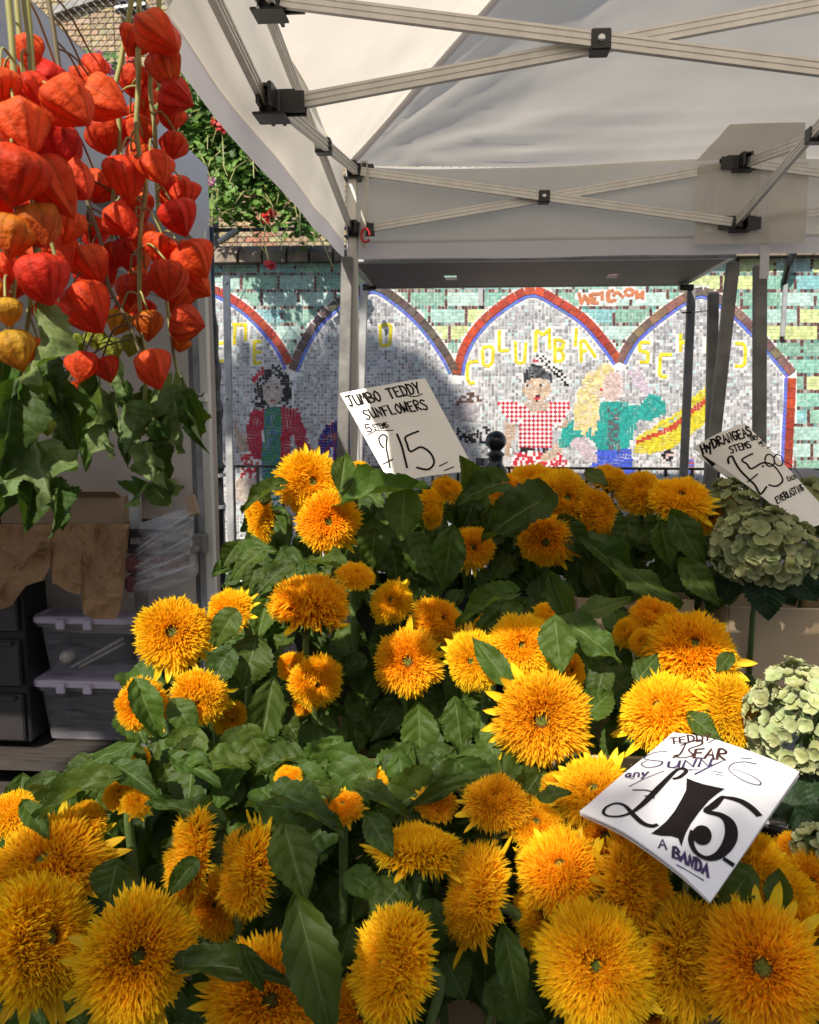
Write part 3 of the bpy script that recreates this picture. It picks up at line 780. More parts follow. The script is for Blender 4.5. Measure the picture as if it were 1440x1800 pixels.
# ------------------------------------------------------------------ railing, bollard, lamp post, sign post
RY = 5.0
rt = thing('iron_railing', (at(700, 822, RY).x, RY, 0), 'low black iron railing in front of the mosaic wall', 'railing')
zr = at(500, 820, RY).z
m = MB(); m.bar((at(386, 820, RY).x, RY, zr), (at(1500, 820, RY).x, RY, zr), 0.035, 0.014); m.build('top_rail', MT['iron'], rt)
m = MB(); m.bar((at(386, 820, RY).x, RY, .15), (at(1500, 820, RY).x, RY, .15), 0.035, 0.014); m.build('bottom_rail', MT['iron'], rt)
x = at(410, 820, RY).x
while x < at(1480, 820, RY).x:
    m = MB(); m.bar((x, RY, 0.0), (x, RY, zr - .008), 0.016, 0.016, (0, 1, 0)); m.build('baluster', MT['iron'], rt)
    x += 0.155
p = at(872, 775, 4.6); bz = p.z
m = MB()
m.lathe([(.07, 0), (.07, .1), (.052, .13), (.050, bz - .22), (.066, bz - .2), (.066, bz - .16), (.04, bz - .13), (.038, bz - .09), (.052, bz - .075), (.03, bz - .055)] + [(.058 * math.sin(a), bz - .058 * math.cos(a)) for a in [.6 + i * .28 for i in range(9)]] + [(.004, bz + .058)], (p.x, p.y, 0), 24)
tag(m.build('bollard', MT['iron'], None, True), 'black ball-topped iron bollard between the price card and the checked dress', 'bollard')
p = at(379, 800, 4.4)
lz = lambda y_: at(377, y_, 4.4).z
m = MB()
prof = [(.05, 0), (.05, .3), (.042, .32), (.040, lz(900)), (.044, lz(898)), (.044, lz(885)), (.038, lz(883)), (.038, lz(830)), (.046, lz(826)), (.046, lz(818)), (.038, lz(812)), (.040, lz(740)), (.048, lz(725)), (.048, lz(715)), (.034, lz(700)), (.036, lz(680)), (.045, lz(660)), (.040, lz(640)), (.030, lz(625)), (.036, lz(600)), (.036, lz(575)), (.024, lz(550)), (.024, lz(535)), (.026, lz(400))]
m.lathe(prof, (p.x, p.y, 0), 20)
lp = tag(m.build('lamp_post', MT['iron'], None, True), 'black cast-iron lamp post with swollen collars behind the stall frame', 'lamp post')
m = MB(); m.lathe([(.047, lz(893)), (.047, lz(887))], (p.x, p.y, 0), 20); m.lathe([(.052, lz(838)), (.052, lz(832))], (p.x, p.y, 0), 20); m.build('steel_band', MT['galv'], lp)
t = thing('sign_post', (at(402, 900, 4.9).x, 4.9, 0), 'slim galvanised post with bolts rising before the first mosaic arch', 'post')
a, b = at(398, 485, 4.9), at(405, 990, 4.9)
m = MB(); m.bar((b.x, b.y, 0), a, 0.043, 0.02, (0, 1, 0), bev=.003); m.build('shaft', MT['galv'], t)
for py in (497, 700):
    m = MB(); q = at(399, py, 4.9); m.lathe([(.010, 0), (.010, .006), (.006, .010)], (q.x, q.y - .010, q.z), 8, Matrix(((1, 0, 0), (0, 0, -1), (0, 1, 0)))); m.build('bolt', MT['bolt'], t)

# ------------------------------------------------------------------ the stall gazebo
XL, YB, YM, YF = -0.468, 3.40, 2.0, 0.45
XM = 1.04; XR = 2 * XM - XL
ZU, ZL, ZP, ZV = 2.52, 2.295, 3.56, 2.19       # upper / lower brackets, peak, valance hem
gz = thing('stall_gazebo', (XM, YM, 0), 'large white pop-up gazebo sheltering the sunflower stall', 'gazebo')
peak = Vector((XM, YM, ZP))
ZE = 2.552
E = {'bl': Vector((XL - .04, YB + .04, ZE)), 'br': Vector((XR + .04, YB + .04, ZE)), 'fl': Vector((XL - .04, YF - .04, ZE)), 'fr': Vector((XR + .04, YF - .04, ZE))}
def roof(a, b):
    a, b = E[a], E[b]
    nrm = (b - a).cross(peak - a).normalized()
    if nrm.z < 0: nrm = -nrm
    def fn(u, v):
        v2 = v * .985
        p = (a + (b - a) * u) * (1 - v2) + peak * v2
        edge = min(u, 1 - u)
        sag = .055 * math.sin(math.pi * min(1, v2 * 1.3)) * min(1, edge * 6)
        L = (b - a).length
        wr = 0
        for c, s in ((a, 0.0), (b, 5.3)):
            d = p - c; r = d.length + 1e-6
            ang = math.acos(max(-1, min(1, d.dot((b - a) * (1 if s == 0 else -1)) / r / L)))
            wr += .010 * math.exp(-((r - .35) / .75) ** 2) * noise.noise((ang * 16 + s, r * .9, s)) * min(1, r * 4)
        wr += .010 * math.exp(-v2 * 9) * noise.noise((u * 3.2, v2 * 42, 2.7)) * min(1, v2 * 25)
        wr += .007 * noise.noise((p.x * 2.1, p.y * 2.1, 7.1))
        return p - nrm * (sag * 1.0 + wr) - Vector((0, 0, .02 * math.sin(math.pi * u * 2) ** 2 * max(0, 1 - v2 * 8)))
    m = MB(); m.sheet(fn, 110, 64); return m.build('roof_panel', MT['fabric'], gz, True), fn
rb, fnb = roof('bl', 'br'); roof('fl', 'bl'); roof('br', 'fr'); roof('fr', 'fl')
def valance(a, b, s):
    a, b = E[a], E[b]; L = (b - a).length
    out = Vector((b.y - a.y, a.x - b.x, 0)).normalized() * s
    def wv(u, v): 
        q = .020 * noise.noise((u * L * 1.3, v * 1.2, s * 3 + L)) + .012 * v * noise.noise((u * L * 3.0, v * 2.5, 4.0)) 
        return q
    H0 = ZE - ZV - .065
    top = lambda u: ZE - .02 * math.sin(math.pi * u * 2) ** 2
    m = MB(); m.sheet(lambda u, v: a + (b - a) * u + out * (.012 * v + wv(u, v)) + Vector((0, 0, top(u) - ZE - (top(u) - ZE + H0) * v)), 80, 14)
    m.build('valance', MT['fabric'], gz, True)
    m = MB(); m.sheet(lambda u, v: a + (b - a) * u + out * (.015 + wv(u, 1)) + Vector((0, 0, -H0 + .010 - .075 * v - .006 * v * noise.noise((u * L * 2, 3, 3)))), 80, 2)
    m.build('hem', MT['hem'], gz, True)
E['ml'] = Vector((XL - .04, 1.46, ZE)); valance('bl', 'br', -1); valance('ml', 'bl', -1)
m = MB(); m.sheet(lambda u, v: Vector((XL - .045 - .03 * math.sin(math.pi * v) + .008 * noise.noise((u * 6, v * 2, 4)), YF - .04 + (1.47 - YF + .04) * u, ZE - (.285 + .03 * math.sin(u * 7) + .05 * noise.noise((u * 9, 2, 7))) * v)), 50, 6); m.build('rolled_valance', MT['fabric'], gz, True)
for kk in ('bl', 'br', 'fl', 'fr'):
    a_ = E[kk] + Vector((0, 0, -.016)); d_ = peak - Vector((0, 0, .012)) - a_; s_ = Vector((0, 0, 1)).cross(d_).normalized() * .016
    m = MB(); m.sheet(lambda u, v: a_ + d_ * (.02 + .96 * v) + s_ * (2 * u - 1) - Vector((0, 0, .004 * abs(2 * u - 1))), 2, 20); m.build('seam_tape', MT['hem'], gz, True)
valance('br', 'fr', -1); valance('fr', 'fl', -1)
# reinforcement patch round the mid bracket at the back
def pat(u, v):
    x0 = (1222 + 28 * v if False else 0)
    return None
def atz(px, py, Y): return at(px, py, Y)
m = MB()
def pf(u, v):
    xa = XM - .165 + .07 * max(0, v - .0); xb = XM + .255 - .05 * v
    uu = (xa + (xb - xa) * u - E['bl'].x) / (E['br'].x - E['bl'].x)
    return fnb(uu, v * .10) + Vector((0, -.004, -.005))
m.sheet(pf, 24, 10); m.build('reinforcement_patch', MT['patch'], gz, True)
m = MB(); m.sheet(lambda u, v: Vector((XM - .165 + .42 * u, YB + .005 + .008 * noise.noise((u * 3, v * 2, 9)), ZE - .03 - .30 * v)), 16, 8); m.build('reinforcement_patch', MT['patch'], gz, True)
for dx in (-.13, .07):
    m = MB(); m.sheet(lambda u, v: Vector((XM + dx + .03 * u, YB - .002, ZE - .07 - .22 * v)), 2, 4); m.build('velcro_strip', MT['hem'], gz)
m = MB(); m.sheet(lambda u, v: Vector((XM + .09 + .035 * u + .006 * v, YB + .01 + .01 * v, ZV + .10 - .20 * v)), 2, 6); m.build('tie_strap', MT['hem'], gz)
# truss bars: grooved aluminium profile
def groove(w_, h_):
    a, b = w_ / 2, h_ / 2; q = .0022
    side = [(-a, -b), (-a, -b * .62), (-a + q, -b * .55), (-a + q, -b * .25), (-a, -b * .18), (-a, b * .18), (-a + q, b * .25), (-a + q, b * .55), (-a, b * .62), (-a, b)]
    return side + [(-x, -y) for x, y in side]
BARP = groove(.015, .033)
def truss(p, q, name='truss_bar'):
    p, q = Vector(p), Vector(q); d = (q - p).normalized()
    m = MB(); m.prof(p + d * .03, q - d * .03, BARP, (0, 0, 1)); return m.build(name, MT['alu'], gz)
def bracket(x, y, z, dirs):
    m = MB(); m.box((x, y, z), (.05, .05, .052), None, None, .004)
    for dx, dy in dirs:
        for off in (-.014, .014):
            m.box((x + dx * .05 + (off if dy else 0), y + dy * .05 + (off if dx else 0), z), (.06 if dx else .008, .06 if dy else .008, .046))
        m.box((x + dx * .036, y + dy * .036, z + .024), (.045 if dx else .034, .045 if dy else .034, .007))
    m.box((x, y, z - .030), (.075, .075, .006), None, None, .001)
    return m.build('bracket', MT['blackplastic'], gz)
def cross(p, q, off):
    """X of two bars between two uprights at p and q (x, y)"""
    p, q = Vector((*p, 0)), Vector((*q, 0)); o_ = Vector(off)
    truss(p + Vector((0, 0, ZU)) + o_, q + Vector((0, 0, ZL)) + o_)
    truss(p + Vector((0, 0, ZL)) - o_, q + Vector((0, 0, ZU)) - o_)
    c = (p + q) / 2 + Vector((0, 0, (ZU + ZL) / 2))
    d = (q - p).normalized(); M = Matrix((d, Vector((-d.y, d.x, 0)), Vector((0, 0, 1)))).transposed()
    m = MB(); m.box(c, (.044, .05, .046), M, None, .003); b_ = m.build('pivot_block', MT['blackplastic'], gz)
    n_ = o_.normalized()
    m = MB(); R_ = n_.to_track_quat('Z', 'X').to_matrix(); m.lathe([(.008, .0245), (.008, .029), (.004, .031)], c, 12, R_); m.build('pivot_bolt', MT['bolt'], b_)
    m = MB(); m.lathe([(.014, .0235), (.014, .0262)], c, 12, R_); m.build('washer', MT['blackplastic'], b_)
fo = (0, -.013, 0); so = (.013, 0, 0)
cross((XL, YB), (XM, YB), fo); cross((XM, YB), (XR, YB), fo)
cross((XL, YB), (XL, YM), so); cross((XL, YM), (XL, YF), so)
cross((XL, YM), (XM, YM), fo); cross((XM, YM), (XR, YM), fo); cross((XM, YB), (XM, YM), so)
for z in (ZU, ZL):
    bracket(XL, YB, z, [(1, 0), (0, -1)]); bracket(XM, YB, z, [(1, 0), (-1, 0), (0, -1)]); bracket(XL, YM, z, [(1, 0), (0, -1), (0, 1)])
    bracket(XR, YB, z, [(-1, 0), (0, -1)]); bracket(XM, YM, z, [(1, 0), (-1, 0), (0, 1)]); bracket(XL, YF, z, [(0, 1), (1, 0)])
for x_, y_ in ((XL, YB), (XR, YB), (XR, YF)):
    m = MB(); m.box((x_ - .005, y_, ZU / 2 + .1), (.036, .036, ZU - .2), None, None, .004); m.build('leg', MT['alu'], gz)
m = MB(); m.box((XL, YF, 2.36), (.036, .036, .42), None, None, .004); m.build('leg', MT['alu'], gz)
m = MB(); m.tube([(XM, YM, ZL - .05), (XM, YM, ZP - .02)], .02, 10); m.build('peak_pole', MT['alu'], gz)
m = MB(); pc = at(643, 414, YB - .05); m.tube([pc + Vector((.018 * math.cos(k * .63), -.004, .026 * math.sin(k * .63))) for k in range(10)], .005, 6); m.build('pull_cord', MT['redcord'], gz)
# torn corner cloth hanging inside the far corner
m = MB(); m.sheet(lambda u, v: at(634 + 12 * u + 3 * math.sin(v * 5), 282 + 155 * v, YB - .03 + .02 * math.sin(u * 3 + v * 4)), 4, 16); m.build('corner_flap', MT['patch'], gz, True)

# ------------------------------------------------------------------ folded table shelf behind, on posts
SH = at(900, 458, 3.62)
st = thing('table_shelf', (SH.x, 3.9, 0), 'dark table board held up on slim posts in front of the mosaic', 'shelf stand')
y0, y1 = 3.62, 4.38
z0 = at(900, 456, y0).z
xa, xb = at(625, 456, y0).x, at(1280, 456, y0).x
def shelfboard():
    m = MB()
    slots = [(at(792, 484, 4.07).x, 4.07), (at(1078, 486, 4.07).x, 4.07)]
    hw, hd = .030, .07
    xs = sorted([xa, xb] + [s[0] - hw for s in slots] + [s[0] + hw for s in slots]); ys = [y0, 4.07 - hd, 4.07 + hd, y1]
    for i in range(len(xs) - 1):
        for j in range(3):
            if j == 1 and i in (1, 3): continue
            m.box(((xs[i] + xs[i + 1]) / 2, (ys[j] + ys[j + 1]) / 2, z0), (xs[i + 1] - xs[i], ys[j + 1] - ys[j], .014))
    return m
shelfboard().build('board', MT['darkboard'], st)
m = MB()
m.box(((xa + xb) / 2, y0 - .016, z0 + .01), (xb - xa + .05, .03, .04), None, None, .003); m.build('front_rim', MT['galv'], st)
m = MB(); m.box(((xa + xb) / 2, y1 + .016, z0 + .01), (xb - xa + .05, .03, .04), None, None, .003); m.build('rear_rim', MT['galv'], st)
for xs in (xa - .016, xb + .016):
    m = MB(); m.box((xs, (y0 + y1) / 2, z0 + .012), (.03, y1 - y0, .04), None, None, .003); m.build('side_rim', MT['galv'], st)
def post(px0, py0, px1, py1, Y0, Y1, wd, ma, name='post', par=st):
    a, b = at(px0, py0, Y0), at(px1, py1, Y1)
    d = (b - a).normalized(); b2 = b + d * (max(0, b.z - .02) / max(.2, -d.z))
    m = MB(); m.bar(a, b2, wd, wd * .8, (0, 1, 0), bev=.003)
    return m.build(name, ma, par)
post(611, 452, 603, 800, 3.33, 3.33, .046, MT['galvdark'])
post(641, 496, 634, 720, 4.34, 4.34, .038, MT['galv'])
post(1216, 506, 1202, 835, 4.42, 4.36, .040, MT['galvdark'])
post(1289, 461, 1248, 840, 3.55, 3.55, .047, MT['galvdark'])
for (x_, y_) in ((650, 505), (1206, 506)):
    m = MB(); m.box(at(x_, y_, 4.34), (.07, .05, .03), None, None, .004); m.build('corner_bracket', MT['iron'], st)
m = MB(); m.tube([at(1198, 550, 4.4), at(1216, 549, 4.38), at(1252, 545, 4.0)], .004, 5); m.build('tie_wire', MT['iron'], st)
for args, lab in (((1254, 518, 1248, 840, 3.9, 3.85, .045, MT['galvdark']), 'dark square post between the leaning posts behind the hydrangeas'), ((1336, 468, 1335, 770, 3.5, 3.5, .048, MT['galvdark']), 'dark square post rising straight above the hydrangea price card')):
    a = at(args[2], args[3], args[5])
    t = thing('frame_post', (a.x, a.y, 0), lab, 'post')
    post(*args, name='shaft', par=t)
    m = MB(); q = at(args[0], args[1], args[4]); m.box(q + Vector((0, 0, .004)), (.04, .034, .01)); m.build('cap', MT['galv'], t)
# grey tarpaulin lumps behind the stall
for (px, py, wpx, lab) in ((1180, 842, 44, 'grey tarpaulin heap peeping over the flowers by the leaning post'), (1412, 832, 52, 'grey tarpaulin heap peeping out behind the hydrangea price card')):
    c = at(px, py + 22, 3.3); k = 3.3 / F * wpx
    m = MB(); m.sheet(lambda u, v: Vector((c.x + (u - .5) * 2 * k, c.y + (v - .5) * 1.2 * k, (c.z + .55 * k * math.sin(math.pi * u) ** .6 * math.sin(math.pi * v) ** .6 + .06 * k * noise.noise((u * 4, v * 4, px))) * min(1, 9 * min(u, 1 - u, v, 1 - v)) + .004)), 30, 30)
    e = m.build('tarpaulin_heap', MT['tarp'], None, True); tag(e, lab, 'tarpaulin')

# ------------------------------------------------------------------ neighbouring stall on the left
NX = -0.885; NY0, NY1 = 1.15, 2.9
NZ1, NZ0 = at(365, 293, NY1).z, at(365, 433, NY1).z
ns = thing('neighbour_gazebo', (-2.3, 2.1, 0), 'bluish white canopy of the next stall with its folded frame', 'gazebo')
XX = at(365, 300, NY1).x
def nv(p, q, nm):
    p, q = Vector(p), Vector(q); d = q - p; n_ = Vector((d.y, -d.x, 0)).normalized()
    m = MB(); m.sheet(lambda u, v: p + d * u + n_ * (.016 * noise.noise((u * 5, v * 2, 1.3)) * (.3 + v)) + Vector((0, 0, NZ1 - (NZ1 - NZ0) * v)), 50, 8)
    return m.build(nm, MT['fabric_b'], ns, True)
nv((NX, NY0, 0), (XX, NY1, 0), 'valance'); nv((XX, NY1, 0), (XX - 2.8, NY1, 0), 'valance'); nv((NX - 2.8, NY0, 0), (NX, NY0, 0), 'valance')
pk = Vector((-2.3, 2.05, NZ1 + .8))
cs = [Vector((NX, NY0, NZ1)), Vector((XX, NY1, NZ1)), Vector((XX - 2.8, NY1, NZ1)), Vector((NX - 2.8, NY0, NZ1))]
for i in range(4):
    a, b = cs[i], cs[(i + 1) % 4]
    m = MB(); m.sheet(lambda u, v: (a + (b - a) * u) * (1 - v * .98) + pk * v * .98 - Vector((0, 0, .05 * math.sin(math.pi * v) * min(1, 5 * u * (1 - u)))), 16, 12); m.build('roof_panel', MT['fabric_b'], ns, True)
def npost(px, py0, Y, wd, ma, nm, base=0.0):
    a = at(px, py0, Y); m = MB(); m.box((a.x, Y, (a.z + base) / 2), (wd, wd, a.z - base), None, None, .004); return m.build(nm, ma, ns)
npost(349, 300, 2.86, .032, MT['alu'], 'leg')
npost(337, 300, 2.90, .030, MT['galv'], 'inner_leg')
npost(326, 300, 2.96, .022, MT['galvdark'], 'inner_leg')
m = MB(); q = at(352, 955, 2.83); m.box(q, (.05, .05, .07), None, None, .006); m.lathe([(.014, 0), (.014, .03), (.010, .035)], q + Vector((-.005, -.025, -.015)), 12, Matrix(((1, 0, 0), (0, 0, -1), (0, 1, 0)))); m.build('clamp', MT['galvdark'], ns)
m = MB(); q = at(356, 700, 2.84); m.box(q, (.036, .036, .03), None, None, .004); m.build('collar', MT['alu'], ns)
for (a, b) in (((120, 262, 2.4), (200, 290, 2.7)), ((110, 300, 2.4), (330, 470, 2.9)), ((60, 470, 2.5), (330, 445, 2.9)), ((90, 440, 2.6), (300, 520, 2.9)), ((130, 230, 2.2), (330, 300, 2.9))):
    m = MB(); m.prof(at(*a), at(*b), groove(.018, .036), (0, 0, 1)); m.build('truss_bar', MT['galv'], ns)
m = MB(); m.sheet(lambda u, v: Vector((-3.6 + (XX + .0 + 3.55) * u, 3.06 + .035 * noise.noise((u * 7, v * 1.2, 3)) + .02 * noise.noise((u * 17, v * 2, 6)), 2.25 - 1.55 * v)), 60, 24); m.build('back_sheet', MT['sheet'], ns, True)
m = MB(); m.box((-2.2, 3.16, .4), (2.6, .02, .8)); m.build('back_board', MT['blackdrawer'], ns)
m = MB(); m.sheet(lambda u, v: Vector((-3.55, 1.2 + 1.9 * u, 2.25 - 2.2 * v + .0 * u)), 8, 8); m.build('side_sheet', MT['sheet'], ns, True)

# low shelf with crates, drawers and boxes
def SB(px, py, Y): return at(px, py, Y)
zs = SB(150, 1311, 2.95).z
sh = thing('stall_shelf', (-1.6, 3.0, 0), 'low timber shelf under the next stall carrying crates and drawers', 'shelf')
m = MB(); m.box((-1.85, 3.02, zs - .018), (1.75, .45, .034)); m.build('plank', MT['tabletop'], sh)
m = MB(); m.box((-1.85, 3.02, .14), (1.75, .45, .03)); m.build('lower_plank', MT['tabletop'], sh)
for x_ in (-2.68, -1.05):
    for y_ in (2.83, 3.2):
        m = MB(); m.box((x_, y_, (zs - .036) / 2), (.05, .05, zs - .036)); m.build('leg', MT['galvdark'], sh)
zt = SB(100, 918, 2.9).z
tb = thing('trestle_table', (-1.75, 2.95, 0), 'trestle table in the next stall covered by brown paper', 'table')
m = MB(); m.box((-1.83, 3.0, zt - .02), (1.55, .42, .03)); m.build('tabletop', MT['tabletop'], tb)
q = SB(252, 900, 2.88)
for x_ in (q.x, -2.55):
    m = MB(); m.box((x_, 2.83, (zt - .036) / 2), (.036, .036, zt - .036)); m.build('leg', MT['galvdark'], tb)
    m = MB(); m.box((x_, 3.17, (zt - .036) / 2), (.036, .036, zt - .036)); m.build('leg', MT['galvdark'], tb)
m = MB(); m.box((q.x, 2.81, zt + .03), (.034, .03, .18)); m.build('upright', MT['galv'], tb)
# kraft paper with a torn lower edge
edge = [(-120, 1000), (-60, 1040), (0, 1072), (20, 1065), (45, 1030), (70, 1022), (78, 1020), (92, 985), (79, 1022), (100, 1028), (120, 1040), (138, 1046), (143, 1040), (144, 1078), (165, 1088), (205, 1088), (212, 1070), (220, 1010), (228, 920)]
def edgey(x):
    for (a, b), (c, d) in zip(edge, edge[1:]):
        if a <= x <= c and c > a: return b + (d - b) * (x - a) / (c - a)
    return 920
def kp(u, v):
    x = -120 + 347 * u; yb = edgey(x); y_ = 921 + max(3, yb - 921) * v
    return at(x, y_, 2.735 + .030 * noise.noise((x * .025, y_ * .02, 1)) + .030 * abs(noise.noise((x * .035, y_ * .02 + x * .01, 5))) + .012 * abs(noise.noise((x * .09, y_ * .08, 8))) - .02 * v)
m = MB(); m.sheet(kp, 90, 26)
tag(m.build('kraft_paper', MT['kraft'], None, False), 'crumpled brown kraft paper with torn edge hanging off the next stall table', 'paper')
# cardboard boxes on that table
def flapbox(name, c, sx, sy, sz, flaps, label, ma='cardboard', rot=0.0, cat='box', group=None, th=.006):
    t = thing(name, c, label, cat, group)
    M = Matrix.Rotation(rot, 3, 'Z'); c = Vector(c)
    def P(x, y, z): return c + M @ Vector((x, y, z))
    for nm, (ctr, sz3) in {'front_wall': ((0, -sy / 2, sz / 2), (sx, th, sz)), 'back_wall': ((0, sy / 2, sz / 2), (sx, th, sz)), 'side_wall': ((-sx / 2, 0, sz / 2), (th, sy - th * 1.1, sz - .002)), 'side_wall.': ((sx / 2, 0, sz / 2), (th, sy - th * 1.1, sz - .002)), 'bottom': ((0, 0, th / 2 + .001), (sx - th * 1.2, sy - th * 1.2, th))}.items():
        m = MB(); m.box(P(*ctr), sz3, M, None, th * .25); m.build(nm.strip('.'), MT[ma], t)
    for (side, ang, ln) in flaps:
        a = rad(ang); m = MB()
        if side in 'fb':
            s = -1 if side == 'f' else 1
            p0 = Vector((0, s * sy / 2, sz)); d = Vector((0, s * math.cos(a), math.sin(a)))
            n_ = Vector((0, -s * math.sin(a), math.cos(a))) * .003
            vs = [P(*(p0 + Vector((k * sx * .49, 0, 0)) + d * l * ln + n_ * e)) for k in (-1, 1) for l in (0.01, 1) for e in (-1, 1)]
        else:
            s = -1 if side == 'l' else 1
            p0 = Vector((s * sx / 2, 0, sz)); d = Vector((s * math.cos(a), 0, math.sin(a)))
            n_ = Vector((-s * math.sin(a), 0, math.cos(a))) * .003
            vs = [P(*(p0 + Vector((0, k * sy * .49, 0)) + d * l * ln + n_ * e)) for k in (-1, 1) for l in (0.01, 1) for e in (-1, 1)]
        m.add(vs, [(0, 1, 3, 2), (4, 6, 7, 5), (0, 4, 5, 1), (2, 3, 7, 6), (0, 2, 6, 4), (1, 5, 7, 3)]); m.build('flap', MT[ma], t)
    return t
a = SB(115, 917, 2.88)
flapbox('cardboard_box', (a.x - .02, 3.0, zt - .004), .46, .22, .10, [('b', 75, .12), ('f', 25, .07), ('l', 60, .1), ('r', 20, .16)], 'open brown cardboard box with spread flaps on the next stall table', rot=.04)
flapbox('cardboard_box', (a.x - .50, 3.02, zt - .004), .40, .26, .16, [('b', 80, .14), ('f', 15, .1), ('r', 70, .12)], 'taller cardboard box half hidden by the pale hanging leaves', rot=-.05)
# crates with lilac lids
def crate(cx_px, ytop, ybot, label, Y, wpx):
    p = at(cx_px, ybot, Y); top = at(cx_px, ytop, Y).z; h = top - p.z; k = Y / F; wd = wpx * k
    t = thing('storage_crate', (p.x, Y + .26, p.z), label, 'storage box', 'clear storage crates with lilac lids')
    pr = []; m = MB(); n_ = 28
    def ring(f, z, r=.035):
        out = []
        hx, hy = wd / 2 * f, .26 * f
        for (sx, sy, a0) in ((1, 1, 0), (-1, 1, 90), (-1, -1, 180), (1, -1, 270)):
            for j in range(5):
                g_ = rad(a0 + 22.5 * j); out.append(Vector((p.x + sx * (hx - r) + r * math.cos(g_), Y + .26 + sy * (hy - r) + r * math.sin(g_), z)))
        return out
    rs = [ring(.84, p.z + .004), ring(.92, top - .05), ring(.92, top - .046), ring(.985, top - .042), ring(.985, top - .022)]
    vs = [q for r in rs for q in r]; L_ = len(rs[0])
    fs = [(i * L_ + j, i * L_ + (j + 1) % L_, (i + 1) * L_ + (j + 1) % L_, (i + 1) * L_ + j) for i in range(len(rs) - 1) for j in range(L_)] + [tuple(range(L_))[::-1]]
    m.add(vs, fs); m.build('tub', MT['clearbox'], t)
    rs = [ring(1.0, top - .028), ring(1.015, top - .024), ring(1.015, top - .006), ring(.99, top), ring(.93, top), ring(.92, top - .008)]
    m = MB(); vs = [q for r in rs for q in r]
    fs = [(i * L_ + j, i * L_ + (j + 1) % L_, (i + 1) * L_ + (j + 1) % L_, (i + 1) * L_ + j) for i in range(len(rs) - 1) for j in range(L_)] + [tuple(range(5 * L_, 6 * L_)), tuple(range(L_))[::-1]]
    m.add(vs, fs); m.build('lid', MT['lilac'], t)
    for dx in (-.075, .03):
        m = MB(); m.box((p.x + dx, Y - .012, top - .026), (.034, .016, .040), None, None, .004); m.build('clip', MT['lilac'], t)
    return t, p, top
crate(148, 1198, 1309, 'lower clear crate with lilac lid on the low shelf', 2.92, 196)
crate(148, 1085, 1194, 'upper clear crate with lilac lid, wooden sticks showing inside', 2.92, 196)
for k, (x0, y0_, x1, y1_) in enumerate(((126, 1172, 216, 1122), (140, 1172, 218, 1130))):
    m = MB(); m.bar(at(x0, y0_, 3.02), at(x1, y1_, 3.05 + .02 * k), .014, .01)
    tag(m.build('wooden_stick', MT['whitewood']), ('longer pale stick, the upper of two slanting inside the upper clear crate', 'shorter pale stick, the lower of two slanting inside the upper clear crate')[k], 'stick', 'sticks in the upper crate')
m = MB(); q = at(124, 1150, 3.0); m.lathe([(.001, .0), (.022, .004), (.026, .03), (.02, .05), (.001, .052)], q, 14, Matrix(((1, 0, 0), (0, 0, -1), (0, 1, 0)))); tag(m.build('paper_roll', MT['whitewood'], None, True), 'small pale roll seen end-on inside the upper clear crate', 'roll')
# black drawer tower
p0 = at(2, 1309, 2.86); dz = (at(2, 1020, 2.86).z - p0.z)
dt = thing('drawer_tower', (p0.x - .06, 3.05, p0.z), 'black plastic drawer tower with smoky fronts at the left edge', 'drawers')
m = MB(); m.box((p0.x - .06, 3.07, p0.z + dz / 2), (.33, .36, dz), None, None, .006); m.build('cabinet', MT['blackdrawer'], dt)
for k in range(3):
    zc = p0.z + dz * (k + .5) / 3
    m = MB(); m.box((p0.x - .06, 2.88, zc - .004), (.30, .02, dz / 3 - .03), None, None, .006); f_ = m.build('drawer', MT['smokedrawer'], dt)
    m = MB(); m.box((p0.x - .06, 2.865, zc + dz / 6 - .03), (.26, .02, .02), None, None, .005); m.build('handle', MT['smokedrawer'], f_)
# wrapped bundle
wb = thing('wrapped_bundle', at(290, 1045, 2.84), 'bundle of pinkish stock wrapped in creased clear stretch film', 'bundle')
pts = []
m = MB()
def bun(u, v, e=0.0):
    xl = 232 + 6 * math.sin(v * 4); xr = 345 - 60 * max(0, v - .75) * 1.5 - 4 * math.sin(v * 7)
    yt = 925 - 40 * u; x = xl + (xr - xl) * u; y_ = yt + (1050 - yt + 25 * u * 0) * v
    return at(x, y_, 2.83 - (.07 + e) * math.sin(math.pi * u) ** .5 * math.sin(math.pi * min(1, v * .9 + .1)) ** .5 + .014 * noise.noise((u * 3 + v * 5, v * 13, 2 + e * 10)))
m.sheet(lambda u, v: bun(u, v), 40, 40); m.build('film', MT['film'], wb, True)
m = MB(); m.sheet(lambda u, v: bun(u, v, .02), 40, 40); m.build('film', MT['film'], wb, True)
for k in range(5):
    m = MB(); a = at(236 + U(0, 8), 965 + k * 15 + U(-4, 4), 2.76); b = at(338 + U(-6, 3), 895 + k * 24 + U(-8, 8), 2.75)
    c_ = (a + b) / 2 + Vector((0, -.03, 0)); m.tube([Vector(q) for q in crom([tuple(a), tuple(c_), tuple(b)], 5)], [.002 + .003 * math.sin(i * .6) ** 2 for i in range(11)], 5)
    m.build('film_fold', MT['film'], wb, True)
for k in range(7):
    m = MB(); q = at(245 + (k % 3) * 32, 955 + (k // 3) * 34, 2.86); m.box(q, (.075, .11, .06), Matrix.Rotation(U(-.3, .3), 3, 'Y'), None, .012); m.build('stock_packet', mat('stock_packet', random.choice([(.30, .12, .12), (.06, .06, .065), (.12, .10, .10), (.25, .09, .10)]), .5), wb)
m = MB(); a = at(333, 872, 2.78); b = at(343, 905, 2.77); m.bar(a, b, .035, .02, (0, 1, 0)); m.build('brown_tape', MT['cardboard'], wb)

